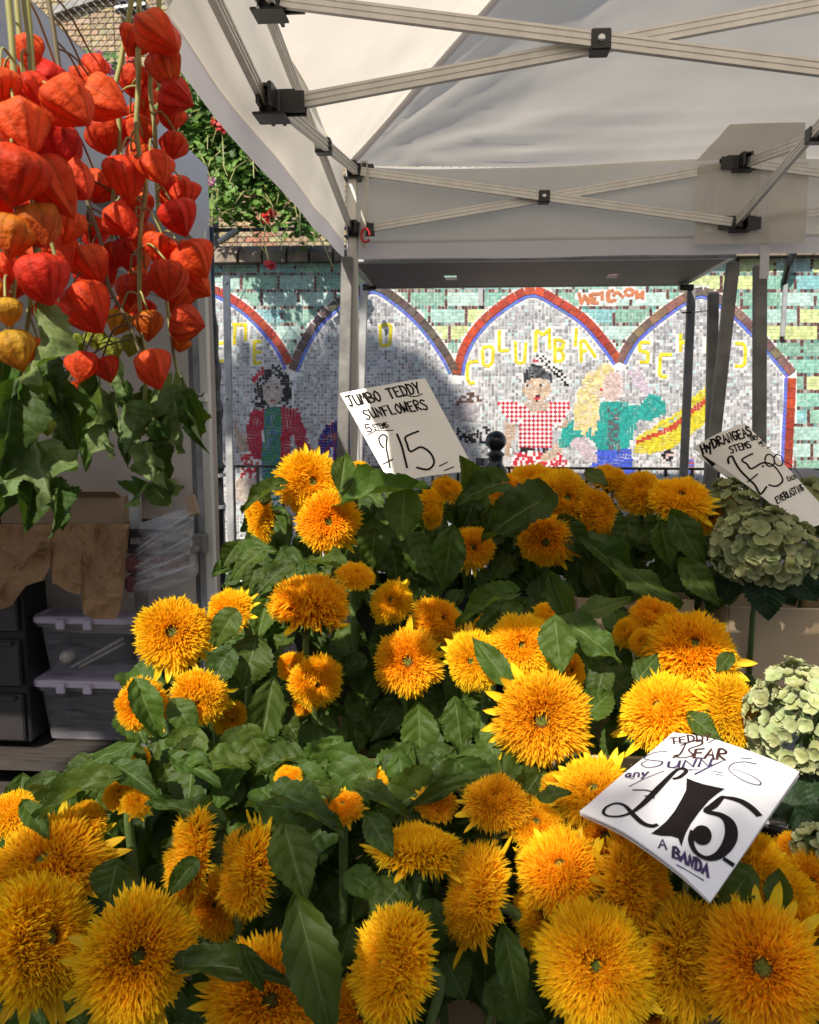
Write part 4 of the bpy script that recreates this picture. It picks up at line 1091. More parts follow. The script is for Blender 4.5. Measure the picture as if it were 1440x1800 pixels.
# ------------------------------------------------------------------ flower stand: three stepped tables with cream boxes
KZ = [at(1100, 1052, 1.84).z, at(645, 1334, 1.44).z, 0.68]           # box rims of back, middle and front tier
tiers = [(1.84, .46, 'back'), (1.44, .34, 'middle'), (1.02, .40, 'front')]
BH = .27
for (Y, dep, nm), zr_ in zip(tiers, KZ):
    z_ = zr_ - BH
    t = thing('display_table', (.15, Y + dep / 2, 0), {'back': 'tallest trestle table behind, holding the last row of flower boxes', 'middle': 'middle trestle table holding the second row of flower boxes', 'front': 'lowest front trestle table under the nearest sunflowers'}[nm], 'table', 'stepped display tables')
    m = MB(); m.box((.30, Y + dep / 2 - .02, z_ - .02), (2.0, dep - .04, .03)); m.build('tabletop', MT['tabletop'], t)
    for x_ in (-.66, 1.26):
        for y_ in (Y + .04, Y + dep - .08):
            m = MB(); m.box((x_, y_, (z_ - .036) / 2), (.04, .04, z_ - .036)); m.build('leg', MT['galvdark'], t)
def fbox(pxl, pxr, Y, zr_, dep, label, ma='cream'):
    a, b = at(pxl, 1000, Y).x, at(pxr, 1000, Y).x
    flapbox('flower_box', ((a + b) / 2, Y + dep / 2, zr_ - BH), b - a, dep, BH, [], label, ma, 0, 'flower box', 'boxes of cut flowers', th=.008)
fbox(1286, 1500, 1.84, at(1350, 1068, 1.84).z, .24, 'cream box under the shaded hydrangeas at the right edge')
fbox(1015, 1222, 1.84, KZ[0], .24, 'cream box under the shaded sunflowers beside the white wooden upright')
fbox(772, 1008, 1.84, KZ[0], .24, 'flower box painted dark as shade, hidden in leaves behind the lit middle sunflowers', 'blackdrawer')  # box coloured black so the gaps between leaves read as shade
fbox(450, 764, 1.84, KZ[0], .24, 'flower box painted dark as shade under the back left sunflowers below the jumbo price card', 'blackdrawer')  # black colour stands in for shade behind the back left stems
fbox(690, 940, 1.44, KZ[1], .22, 'flower box painted dark as shade under the big lit sunflower in the middle row', 'blackdrawer')  # shade under the middle row put into the box colour
fbox(955, 1320, 1.44, KZ[1] + .02, .22, 'cream box beneath the right-hand lit sunflowers behind the shiny price card')
fbox(250, 682, 1.44, KZ[1], .22, 'cream box with its rim peeping out under the drooping middle leaves')
fbox(-80, 460, 1.02, KZ[2], .28, 'cream box under the nearest left sunflowers')
fbox(475, 960, 1.02, KZ[2], .28, 'cream box under the nearest middle sunflowers')
fbox(975, 1500, 1.02, KZ[2], .28, 'cream box under the nearest right sunflowers')
a = at(1258, 1070, 1.90); m = MB(); m.box((a.x, 1.93, a.z - .26), (.05, .035, .58), None, None, .003); tag(m.build('wooden_upright', MT['whitewood']), 'whitewashed wooden upright between two cream boxes', 'post')

# ------------------------------------------------------------------ price cards
ST = {
 'A': [[(0, 0), (.5, 1), (1, 0)], [(.2, .4), (.8, .4)]], 'B': [[(0, 0), (0, 1), (.75, .9), (.75, .6), (0, .52), (.9, .4), (.9, .1), (0, 0)]],
 'C': [[(.95, .85), (.5, 1), (.1, .7), (.1, .3), (.5, 0), (.95, .15)]], 'D': [[(.1, 0), (.1, 1)], [(0, 1), (.7, .9), (.95, .5), (.7, .1), (0, 0)]],
 'E': [[(.9, 1), (.1, .95), (.1, .5), (.1, .03), (.95, 0)], [(.1, .52), (.75, .55)]], 'F': [[(.1, 0), (.1, 1), (.9, 1)], [(.1, .55), (.75, .55)]],
 'G': [[(.9, .85), (.5, 1), (.1, .6), (.2, .1), (.6, 0), (.9, .2), (.9, .45), (.55, .45)]], 'H': [[(.1, 0), (.1, 1)], [(.9, 0), (.9, 1)], [(.1, .5), (.9, .55)]],
 'I': [[(.5, 0), (.5, 1)]], 'J': [[(0, 1), (1, 1)], [(.6, 1), (.6, .3), (.4, 0), (.05, .15)]], 'L': [[(.1, 1), (.1, .02), (.9, 0)]],
 'M': [[(0, 0), (.15, 1), (.5, .3), (.85, 1), (1, 0)]], 'N': [[(.05, 0), (.1, 1), (.85, 0), (.95, 1)]], 'O': [[(.5, 1), (.1, .7), (.1, .3), (.5, 0), (.9, .3), (.9, .7), (.5, 1)]],
 'R': [[(.1, 0), (.1, 1), (.8, .9), (.8, .6), (.1, .5), (.95, 0)]], 'S': [[(.9, .9), (.4, 1), (.1, .75), (.85, .35), (.6, 0), (.05, .1)]], 'T': [[(0, 1), (1, 1)], [(.5, 1), (.45, 0)]],
 'U': [[(.05, 1), (.1, .2), (.45, 0), (.85, .2), (.9, 1)], [(.9, 1), (.95, 0)]], 'V': [[(0, 1), (.45, 0), (.95, 1)]], 'W': [[(0, 1), (.2, 0), (.5, .7), (.75, 0), (1, 1)]],
 'Y': [[(0, 1), (.45, .5)], [(.95, 1), (.45, .5), (.3, 0)]], 'y': [[(.05, .7), (.3, .25), (.55, .3)], [(.9, .75), (.55, .2), (.2, -.35)]],
 'a': [[(.8, .55), (.4, .65), (.1, .3), (.4, 0), (.8, .4), (.85, 0)]], 'n': [[(.1, 0), (.15, .6), (.5, .65), (.8, .5), (.85, 0)]], '5': [[(.9, 1), (.2, .97), (.12, .55), (.6, .6), (.9, .3), (.5, 0), (.05, .1)]]}
def write(text, p0, p1, h, up, th, adv=1.0, wob=.05):
    """handwritten capitals along a baseline in photo pixels -> list of (points, thickness)"""
    p0 = Vector(p0); p1 = Vector(p1); n_ = len(text); step = (p1 - p0) / n_; u = Vector(up).normalized() * h
    out = []
    for i, c in enumerate(text):
        if c == ' ': continue
        o_ = p0 + step * i + u * U(-wob, wob)
        for s in ST[c]:
            P = [tuple(o_ + step * (.8 * x) + u * (y_ * U(.95, 1.05))) for x, y_ in s]
            if c in 'OCSGDBRUJaney5' and len(P) > 3: P = crom(P, 3)
            out.append((P, th))
    return out
class Card:
    def __init__(s, name, corners, Y, tilt, label, ma, bend=0.0, loc_label=None):
        """corners TL TR BR BL in photo px; the card plane passes through the centre at depth Y, tilt = (dY/dpx, dY/dpy)"""
        cx = sum(c[0] for c in corners) / 4; cy = sum(c[1] for c in corners) / 4
        P = [at(x, y_, Y + tilt[0] * (x - cx) + tilt[1] * (y_ - cy)) for x, y_ in corners]
        s.o = sum(P, Vector()) / 4
        s.n = (P[2] - P[0]).cross(P[3] - P[1]).normalized()
        if s.n.dot(CAM - s.o) < 0: s.n = -s.n
        P = [s.hit(x, y_) for x, y_ in corners]
        s.ux = ((P[1] - P[0]) + (P[2] - P[3])).normalized(); s.uy = s.n.cross(s.ux)
        s.half = ((P[1] - P[0]).length + (P[2] - P[3]).length) / 4
        s.halfy = ((P[3] - P[0]).length + (P[2] - P[1]).length) / 4
        s.bend = bend
        s.t = thing(name, s.o, label, 'price card')
        m = MB(); nu, nv_ = 16, 16; vs = []
        for e in (0, -.0022):
            for j in range(nv_ + 1):
                for i in range(nu + 1):
                    u, v = i / nu, j / nv_
                    q = (P[0] * (1 - u) + P[1] * u) * (1 - v) + (P[3] * (1 - u) + P[2] * u) * v
                    vs.append(s.off(q) + s.n * e)
        K = (nu + 1) * (nv_ + 1); fs = []
        for j in range(nv_):
            for i in range(nu):
                a = j * (nu + 1) + i; b = a + nu + 1
                fs.append((a, b, b + 1, a + 1)); fs.append((K + a, K + a + 1, K + b + 1, K + b))
        rim = [i for i in range(nu + 1)] + [j * (nu + 1) + nu for j in range(1, nv_ + 1)] + [nv_ * (nu + 1) + i for i in range(nu - 1, -1, -1)] + [j * (nu + 1) for j in range(nv_ - 1, 0, -1)]
        for a, b in zip(rim, rim[1:] + rim[:1]): fs.append((a, b, K + b, K + a))
        m.add(vs, fs); m.build('board', ma, s.t, False)
    def hit(s, px, py):
        d = CR @ Vector(((px - 720) / F, (900 - py) / F, -1))
        return CAM + d * ((s.o - CAM).dot(s.n) / d.dot(s.n))
    def off(s, q):
        d = q - s.o; x = d.dot(s.ux) / s.half; y_ = d.dot(s.uy) / s.halfy
        return q + s.n * (s.bend * (1 - x * x) + .004 * noise.noise((x * 1.3, y_ * 1.3, s.o.x * 5)))
    def ink(s, strokes, ma, name='lettering', conv=None, h=.0007):
        m = MB(); k = (s.o - CAM).length / F
        for P, th in strokes:
            Q = []
            for p in P:
                w_ = p[2] if len(p) > 2 else th
                Q.append((s.hit(p[0], p[1]), w_ * k / 2))
            n_ = len(Q); L_ = []; R_ = []
            for i in range(n_):
                d = (Q[min(i + 1, n_ - 1)][0] - Q[max(i - 1, 0)][0])
                d = d.normalized() if d.length > 1e-9 else s.ux
                if i == 0: c = Q[0][0] - d * Q[0][1] * .7
                elif i == n_ - 1: c = Q[-1][0] + d * Q[-1][1] * .7
                else: c = Q[i][0]
                sd = s.n.cross(d).normalized() * Q[i][1]
                if 0 < i < n_ - 1:
                    d1 = (Q[i][0] - Q[i - 1][0]).normalized(); d2 = (Q[i + 1][0] - Q[i][0]).normalized()
                    sd = sd / max(.55, math.sqrt(max(0, (1 + d1.dot(d2)) / 2)))
                e = s.n * (h + U(0, .0002))
                L_.append(s.off(c + sd) + e); R_.append(s.off(c - sd) + e)
            m.add(L_ + R_, [(i, i + 1, n_ + i + 1, n_ + i) for i in range(n_ - 1)])
        return m.build(name, ma, s.t)
    def fill(s, P, ma, name='lettering', h=.0009):
        c = (sum(p[0] for p in P) / len(P), sum(p[1] for p in P) / len(P))
        m = MB(); q = [s.off(s.hit(*p)) + s.n * h for p in P]
        me_f = [tuple(range(len(q)))]
        m.add(q, me_f); return m.build(name, ma, s.t)
def sc_(P, th=None): return [(crom(P, 6), th)]
# jumbo card
c1 = Card('price_card', [(597, 690), (748, 667), (835, 825), (686, 850)], 1.98, (0.0, -.0007), 'pinkish white card reading JUMBO TEDDY SUNFLOWERS £15 tucked in the back row', MT['card'], .006)
up = (-.46, -.88)
S = write('JUMBO TEDDY', c5([(836, 964)])[0], c5([(1262, 893)])[0], 20, up, 3.1)
S += sc_(c5([(1115, 915), (1150, 905), (1190, 915), (1225, 912), (1252, 898)]), 1.8)
S += write('SUNFLOWERS', c5([(930, 1042)])[0], c5([(1296, 982)])[0], 18, up, 2.9)
S += write('5', c5([(938, 1115)])[0], c5([(978, 1110)])[0], 14, up, 2.4) + write('STEMS', c5([(978, 1104)])[0], c5([(1066, 1088)])[0], 10, up, 1.9)
S += sc_(c5([(935, 1132), (985, 1108), (1030, 1108), (1085, 1106)]), 1.7)
S += sc_(c5([(1030, 1205), (1012, 1185), (1003, 1150), (1025, 1130), (1048, 1145), (1045, 1200), (1058, 1270), (1066, 1318)]), 3.0) + sc_(c5([(1028, 1298), (1055, 1285), (1082, 1272)]), 2.4)
S += sc_(c5([(1108, 1130), (1135, 1200), (1150, 1260), (1165, 1320)]), 3.8) + sc_(c5([(1230, 1113), (1190, 1128), (1155, 1150), (1165, 1185), (1185, 1230), (1245, 1205), (1300, 1240), (1320, 1295), (1285, 1333), (1222, 1322)]), 3.6)
S += [(c5([(1350, 1312), (1396, 1287)]), 2), (c5([(1380, 1336), (1432, 1312)]), 2)]
c1.ink(S, MT['ink'])
# hydrangea card with a second card behind it
cb = Card('price_card', [(1229, 795), (1300, 775), (1455, 912), (1395, 930)], 1.93, (0, -.0007), 'spare card with a thick black mark peeping out behind the hydrangea card', MT['card'], .004)
cb.ink([([(1240, 795, 6), (1256, 812, 8)], 6)], MT['ink'])
c2 = Card('price_card', [(1225, 774), (1306, 748), (1476, 908), (1409, 937)], 1.86, (0, -.0007), 'tilted white card reading HYDRANGEAS STEMS £5.00 EACH EVERLASTING over the olive hydrangea', MT['card'], .012)
up = (-.40, -.9)
S = write('HyDRANGEAS', c7([(688, 1398)])[0], c7([(992, 1322)])[0], 16, up, 2.8)
S += write('STEMS', c7([(852, 1432)])[0], c7([(985, 1400)])[0], 12, up, 2.1) + write('DRY', c7([(978, 1362)])[0], c7([(1035, 1350)])[0], 8, up, 1.6) + write('ME', c7([(1030, 1388)])[0], c7([(1068, 1378)])[0], 6, up, 1.3)
S += [(c7([(1045, 1400), (1070, 1388)]), 1.5), (c7([(1085, 1405), (1108, 1398)]), 1.5)]
b2 = lambda P: [(840 + x / 2.4, 780 + y / 2.4) for x, y in P]
S += sc_(b2([(1062, 78), (1058, 60), (1072, 54), (1085, 78), (1105, 110), (1135, 145), (1165, 178), (1180, 205), (1192, 216), (1212, 190)]), 3.0) + sc_(b2([(1138, 162), (1156, 150), (1174, 136)]), 2.2)
S += sc_(b2([(1152, 52), (1112, 72), (1132, 92), (1150, 112), (1195, 92), (1240, 102), (1272, 140), (1278, 168), (1252, 188), (1222, 182)]), 2.8)
S += sc_(c7(ell(1100, 1490, 34, 42, 10) + [(1134, 1490)]), 2.3) + sc_(c7(ell(1165, 1480, 34, 40, 10) + [(1199, 1480)]), 2.3) + [(c7([(1050, 1528), (1056, 1534)]), 2.6)]
S += sc_(c7([(1200, 1478), (1260, 1500), (1310, 1540), (1342, 1592)]), 1.9)
b2 = lambda P: [(840 + x / 2.4, 780 + y / 2.4) for x, y in P]
S += write('EACH', b2([(1305, 165)])[0], b2([(1350, 143)])[0], 8, up, 1.5) + write('EVERLASTING', b2([(1258, 262)])[0], b2([(1382, 192)])[0], 12, up, 2.0)
c2.ink(S, MT['ink'])
# shiny card at the front
c8 = lambda P: [(940 + p[0] / 2.88, 1280 + p[1] / 2.88) + ((p[2] / 2.88,) if len(p) > 2 else ()) for p in P]
cb3 = Card('price_card', c8([(704, 30), (1338, 256), (884, 866), (232, 436)]), 1.012, (0, -.0011), 'blank under card stuck beneath the shiny teddy bear card', MT['card'], .010)
c3 = Card('price_card', c8([(700, 14), (1340, 240), (890, 860), (227, 424)]), 1.0, (0, -.0011), 'shiny white card reading TEDDY BEAR SUNNYS £15 A BANDA lying on the front flowers', MT['cardgloss'], .012)
up = (-.12, -.95)
c3.ink(write('TEDDY', c8([(690, 84)])[0], c8([(905, 96)])[0], 13, up, 3.4) + [(c8([(880, 105), (945, 72)]), 2.2), (c8([(710, 72), (735, 75)]), 2)], MT['inkbrown'])
up = (.25, -.95)
S = write('EAR', c8([(800, 178)])[0], c8([(975, 198)])[0], 18, up, 5.0)
S += sc_(c8([(765, 95, 7), (735, 150, 11), (700, 165, 8), (720, 150, 8)]), 3) + sc_(c8([(740, 100, 9), (830, 85, 11), (845, 110, 11), (780, 130, 9), (800, 165, 10), (740, 172, 9), (705, 150, 8)]), 4)
c3.ink(S, MT['inkbrown'])
S = sc_(c8([(668, 122, 6), (610, 120, 6), (555, 145, 7), (590, 165, 8), (645, 180, 9), (630, 205, 9), (570, 210, 7), (540, 185, 6), (570, 165, 5)]), 2.5)
S += write('UNN', c8([(668, 225)])[0], c8([(905, 232)])[0], 14, up, 4.4)
S += [(c8([(885, 215, 10), (900, 225, 10)]), 3), (c8([(810, 275, 10), (870, 240, 9), (950, 200, 6)]), 3)]
S += sc_(c8([(1118, 215, 9), (1060, 205, 7), (1000, 215, 6), (985, 250, 5), (1060, 300, 6), (1130, 318, 7), (1140, 300, 6), (1080, 265, 4), (1000, 240, 4)]), 2)
S += [(c8([(690, 228), (760, 248), (830, 246)]), 1.6), (c8([(730, 246), (795, 252)]), 1.4), (c8([(1040, 186), (1095, 190)]), 2.2), (c8([(905, 255), (950, 262)]), 2), (c8([(915, 270), (950, 274)]), 2)]
S += write('any', c8([(455, 258)])[0], c8([(580, 268)])[0], 14, up, 3.4) + [(c8([(478, 318, 5), (560, 280, 5), (655, 245, 4)]), 2), (c8([(480, 268), (505, 275)]), 1.6)]
c3.ink(S, MT['inkviolet'])
pound = [(705, 300, 18), (735, 290, 20), (765, 258, 20), (750, 238, 20), (715, 250, 20), (660, 310, 26), (600, 375, 30), (545, 430, 26), (490, 470, 18), (430, 485, 14), (370, 475, 14), (348, 450, 14), (365, 418, 14), (410, 405, 15), (455, 425, 17), (500, 485, 24), (545, 530, 26), (590, 545, 24), (618, 538, 16)]
c3.ink([(crom(c8(pound), 5), 6), (c8([(498, 342, 8), (560, 352, 10), (618, 372, 10)]), 4), (c8([(558, 384, 8), (600, 398, 16)]), 4)], MT['ink'])
one = c8([(768, 297), (805, 312), (850, 325), (905, 335), (962, 345), (925, 372), (880, 410), (830, 470), (790, 525), (765, 570), (752, 605), (742, 640), (734, 622), (725, 600), (690, 592), (640, 592), (588, 583), (625, 555), (665, 520), (705, 470), (740, 410), (765, 360)])
c3.fill([p[:2] for p in one], MT['ink'])
c3.ink([(crom(c8([(1128, 456, 34), (1090, 430, 38), (1030, 402, 34), (950, 388, 18)]), 5), 8), (crom(c8([(945, 392, 22), (905, 432, 34), (868, 462, 26), (940, 478, 34), (985, 510, 50), (995, 560, 52), (975, 610, 44), (930, 660, 32), (870, 682, 24), (815, 660, 22), (790, 610, 24), (800, 565, 26)]), 5), 8), (c8([(965, 672, 22), (1000, 685, 24)]), 6)], MT['ink'])
c3.fill(c8(ell(846, 578, 50, 47, 20)), MT['ink'], h=.0012)
S = write('A', c8([(628, 648)])[0], c8([(675, 655)])[0], 15, (0, -1), 3.2) + write('BANDA', c8([(700, 690)])[0], c8([(885, 765)])[0], 17, (.1, -1), 4.2) + [(c8([(720, 725), (855, 778)]), 2)]
c3.ink(S, MT['inkviolet'])

# cane holders behind the cards
for cd_, ln in ((c1, .34), (c2, .36), (c3, .26)):
    top_ = cd_.o - cd_.n * .012 + cd_.uy * 0; m = MB()
    m.tube([tuple(top_ + Vector((0, .004, .02))), tuple(top_ + Vector((.005, .02, -ln)))], .004, 6); m.build('cane', MT['physstem'], cd_.t)

# ------------------------------------------------------------------ sunflowers: shared meshes
def lerp3(a, b, t): return tuple(a[k] + (b[k] - a[k]) * t for k in range(3))
BASEC, TIPC = (0.96, 0.48, 0.008), (1.0, 0.72, 0.025)
def petal(mb, p, d, n, L, W, col0, col1, curl, rows=(0.0, .38, .74)):
    """narrow folded petal from p along d, face normal n"""
    x = d.cross(n).normalized(); vs = []; cs = []
    for t in rows:
        wd = W * (.55 if t == 0 else (1.0 if t < .6 else .86)) * .5
        c = p + d * L * t + n * curl * L * t * t
        c_ = lerp3(col0, col1, t)
        vs += [c - x * wd + n * wd * .5, c - n * wd * .25, c + x * wd + n * wd * .5]; cs += [c_] * 3
    vs.append(p + d * L + n * curl * L); cs.append(col1)
    fs = []
    for i in range(len(rows) - 1):
        a = i * 3
        fs += [(a, a + 1, a + 4, a + 3), (a + 1, a + 2, a + 5, a + 4)]
    a = (len(rows) - 1) * 3; k = len(vs) - 1
    fs += [(a, a + 1, k), (a + 1, a + 2, k)]
    mb.add(vs, fs, cs)
GA = math.pi * (3 - math.sqrt(5))
def head_mesh(seed, N=1050, open_=.15, flat=.36):
    random.seed(seed); m = MB(); ph = U(0, 6.28)
    for i in range(N):
        r = math.sqrt(open_ ** 2 + (1 - open_ ** 2) * (i + .5) / N)
        g = i * GA
        er = Vector((math.cos(g), math.sin(g), 0)); ez = Vector((0, 0, 1))
        lump = .16 * noise.noise((er.x * 1.6 * r + seed, er.y * 1.6 * r, 3.3)) + .08 * noise.noise((er.x * 4 * r, er.y * 4 * r + seed, 1.3))
        rr = r * .72
        z = flat * (1 - rr * rr * 1.15) - .09 * math.exp(-((r - .05) / .20) ** 2) - (.12 if r > .9 else 0)
        th = rad(4 + 90 * r ** 1.75 + random.gauss(0, 24))
        if r < open_ + .10: th = rad(U(-8, 30))
        gg = g + random.gauss(0, .20 + .35 * (1 - r)); e2 = Vector((math.cos(gg), math.sin(gg), 0))
        d = (e2 * math.sin(th) + ez * math.cos(th)).normalized()
        n = (-e2 * math.cos(th) + ez * math.sin(th)).normalized()
        L = (.18 + .14 * r) * U(.7, 1.25) * (1 + 2.2 * lump)
        W = (.028 + .024 * r * r) * U(.8, 1.25)
        v = U(.86, 1.12)
        k = r * .55 + U(-.12, .12)
        c0 = tuple(x * v for x in lerp3((0.92, 0.36, .006), BASEC, min(1, max(0, k + .25)))); c1 = tuple(x * v for x in lerp3((0.98, 0.50, .012), TIPC, min(1, max(0, k + .35))))
        petal(m, er * rr * (1 + .5 * lump * r) + ez * (z + lump * .3), d, n, L, W, c0, c1, U(-.5, .3))
    return m.mesh('fluffy_petals')
HEADS = [head_mesh(100 + i, N=3000, open_=(.20, .17, .22, .15, .12, .18)[i], flat=(.36, .42, .32, .44, .5, .38)[i]) for i in range(6)]
for h in HEADS: h.materials.append(MT['petal'])
def disc_mesh():
    m = MB(); n_ = 16
    pr = [(.001, .33), (.05, .345), (.10, .335), (.15, .30), (.22, .22), (.5, .12), (.72, -.02), (.62, -.10)]
    m.lathe(pr, (0, 0, 0), n_, None, None)
    m.c = [((.19, .27, .03) if r < .06 else (.24, .24, .02) if r < .12 else (.40, .13, .01) if r < .2 else (.62, .20, .008)) for r, z in pr for _ in range(n_)]
    me = m.mesh('seed_disc', smooth=True); me.materials.append(MT['disc']); return me
DISC = disc_mesh()
def calyx_mesh(seed):
    random.seed(seed); m = MB()
    m.lathe([(.03, -.30), (.10, -.26), (.24, -.22), (.46, -.14), (.60, -.04)], (0, 0, 0), 14, None, None)
    for ring, (r0, z0_, L, th0, cnt) in enumerate(((.50, -.10, .34, 84, 13), (.36, -.17, .42, 98, 12))):
        for k in range(cnt):
            g = 2 * math.pi * (k + .5 * ring) / cnt + U(-.1, .1); er = Vector((math.cos(g), math.sin(g), 0)); th = rad(th0 + U(-12, 14))
            d = er * math.sin(th) + Vector((0, 0, math.cos(th))); n = (-er * math.cos(th) + Vector((0, 0, math.sin(th))))
            petal(m, er * r0 * .8 + Vector((0, 0, z0_)), d, -n, L * U(.8, 1.2), .20, (0, 0, 0), (0, 0, 0), U(-.1, .3))
    m.c = []
    me = m.mesh('calyx', smooth=True); me.materials.append(MT['calyx']); return me
CALYX = [calyx_mesh(40 + i) for i in range(3)]
def ray_mesh(seed):
    random.seed(seed); m = MB(); nx, ny = 4, 7; L = 1.0; W = .30
    cu, tw = U(-.25, .3), U(-.3, .3); vs = []; cs = []
    for j in range(ny + 1):
        t = j / ny; wd = W * (.45 + .55 * math.sin(math.pi * min(1, t * .62 + .12))) * (1 - t ** 3) ** .6
        for i in range(nx + 1):
            s = i / nx * 2 - 1
            vs.append((s * wd / 2, t * L, cu * t * t + .10 * W * math.cos(s * 5.5) + tw * s * wd * t + .02 * noise.noise((s * 3, t * 4, seed))))
            cs.append(lerp3((.86, .40, .008), (.96, .64, .02), min(1, t * 1.3)))
    fs = [(j * (nx + 1) + i, j * (nx + 1) + i + 1, (j + 1) * (nx + 1) + i + 1, (j + 1) * (nx + 1) + i) for j in range(ny) for i in range(nx)]
    m.add(vs, fs, cs); me = m.mesh('ray_petal', smooth=True); me.materials.append(MT['ray']); return me
RAYS = [ray_mesh(60 + i) for i in range(6)]

def leaf_mesh(seed, shape, droop, fold, wave, mt, nu=10, nv=22, serr=.05, name='leaf'):
    random.seed(seed); m = MB(); vs = []; uv = []
    side = U(-.12, .12); tws = U(-.5, .5)
    for j in range(nv + 1):
        t = j / nv
        if shape == 'heart': wd = (math.sin(math.pi * t ** .62)) ** .85 * (1 - .15 * t) * .5 if 0 < t < 1 else 0.0
        elif shape == 'lobed': wd = (math.sin(math.pi * t ** .7)) ** .9 * .5 * (1 + .15 * math.sin(t * 15)) if 0 < t < 1 else 0
        else: wd = (math.sin(math.pi * t ** .78)) ** 1.0 * .44 if 0 < t < 1 else 0.0
        if j % 2: wd *= 1 - serr * 2
        for i in range(nu + 1):
            s = i / nu * 2 - 1
            back = -.10 * abs(s) ** 2 * (1 - t) ** 4 * (2.2 if shape == 'heart' else .5)
            x = s * wd + side * t * t
            z = -droop * t * t + fold * abs(s) * wd * 1.6 + wave * (.09 * noise.noise((s * 1.5 + seed, t * 4, 2)) * (.3 + abs(s)) + .05 * s * s * math.sin(t * 13 + s * 2 + seed) * abs(s)) + tws * s * wd * t * .6 + wave * .016 * noise.noise((s * 3.2 + seed, t * 9, 7)) + wave * .05 * max(0, t - .6) * math.sin(s * 2 + seed)
            y_ = t * (1 - .18 * abs(droop)) + back
            vs.append((x, y_, z)); uv.append((i / nu, t))
    # 'x' is in units of the leaf width, y/z in units of its length
    fs = [(j * (nu + 1) + i, j * (nu + 1) + i + 1, (j + 1) * (nu + 1) + i + 1, (j + 1) * (nu + 1) + i) for j in range(nv) for i in range(nu)]
    m.add(vs, fs, None, uv); me = m.mesh(name, smooth=True); me.materials.append(MT[mt]); return me
LEAVES = [leaf_mesh(10 + i, 'heart' if i % 3 else 'long', (.10, .35, .55, -.05, .25, .7, .15, .45)[i], (.15, .35, .2, .5, .1, .25, -.15, .4)[i], (1, 1.6, 1.2, 1, 2.0, 1.4, 1.5, 2.2)[i], 'leaf') for i in range(8)]
WILT = [leaf_mesh(30 + i, ('lobed', 'heart', 'long')[i % 3], (.3, .55, .2, .7, .1, .45)[i], (.7, .5, .9, .4, .6, .8)[i], 2.6, 'wilt', nv=24, serr=.05) for i in range(6)]
HLEAF = [leaf_mesh(50 + i, 'heart', .25, .2, 1.0, 'hleaf', nv=24, serr=.06) for i in range(3)]

def place_leaf(parent, P0, P1, wid, up, me, name='leaf'):
    y_ = P1 - P0; L = y_.length; y_.normalize()
    z = (up - y_ * up.dot(y_)).normalized(); x = y_.cross(z)
    return inst(name, me, parent, frame(x, y_, z, P0, (wid, L, L * .8)))

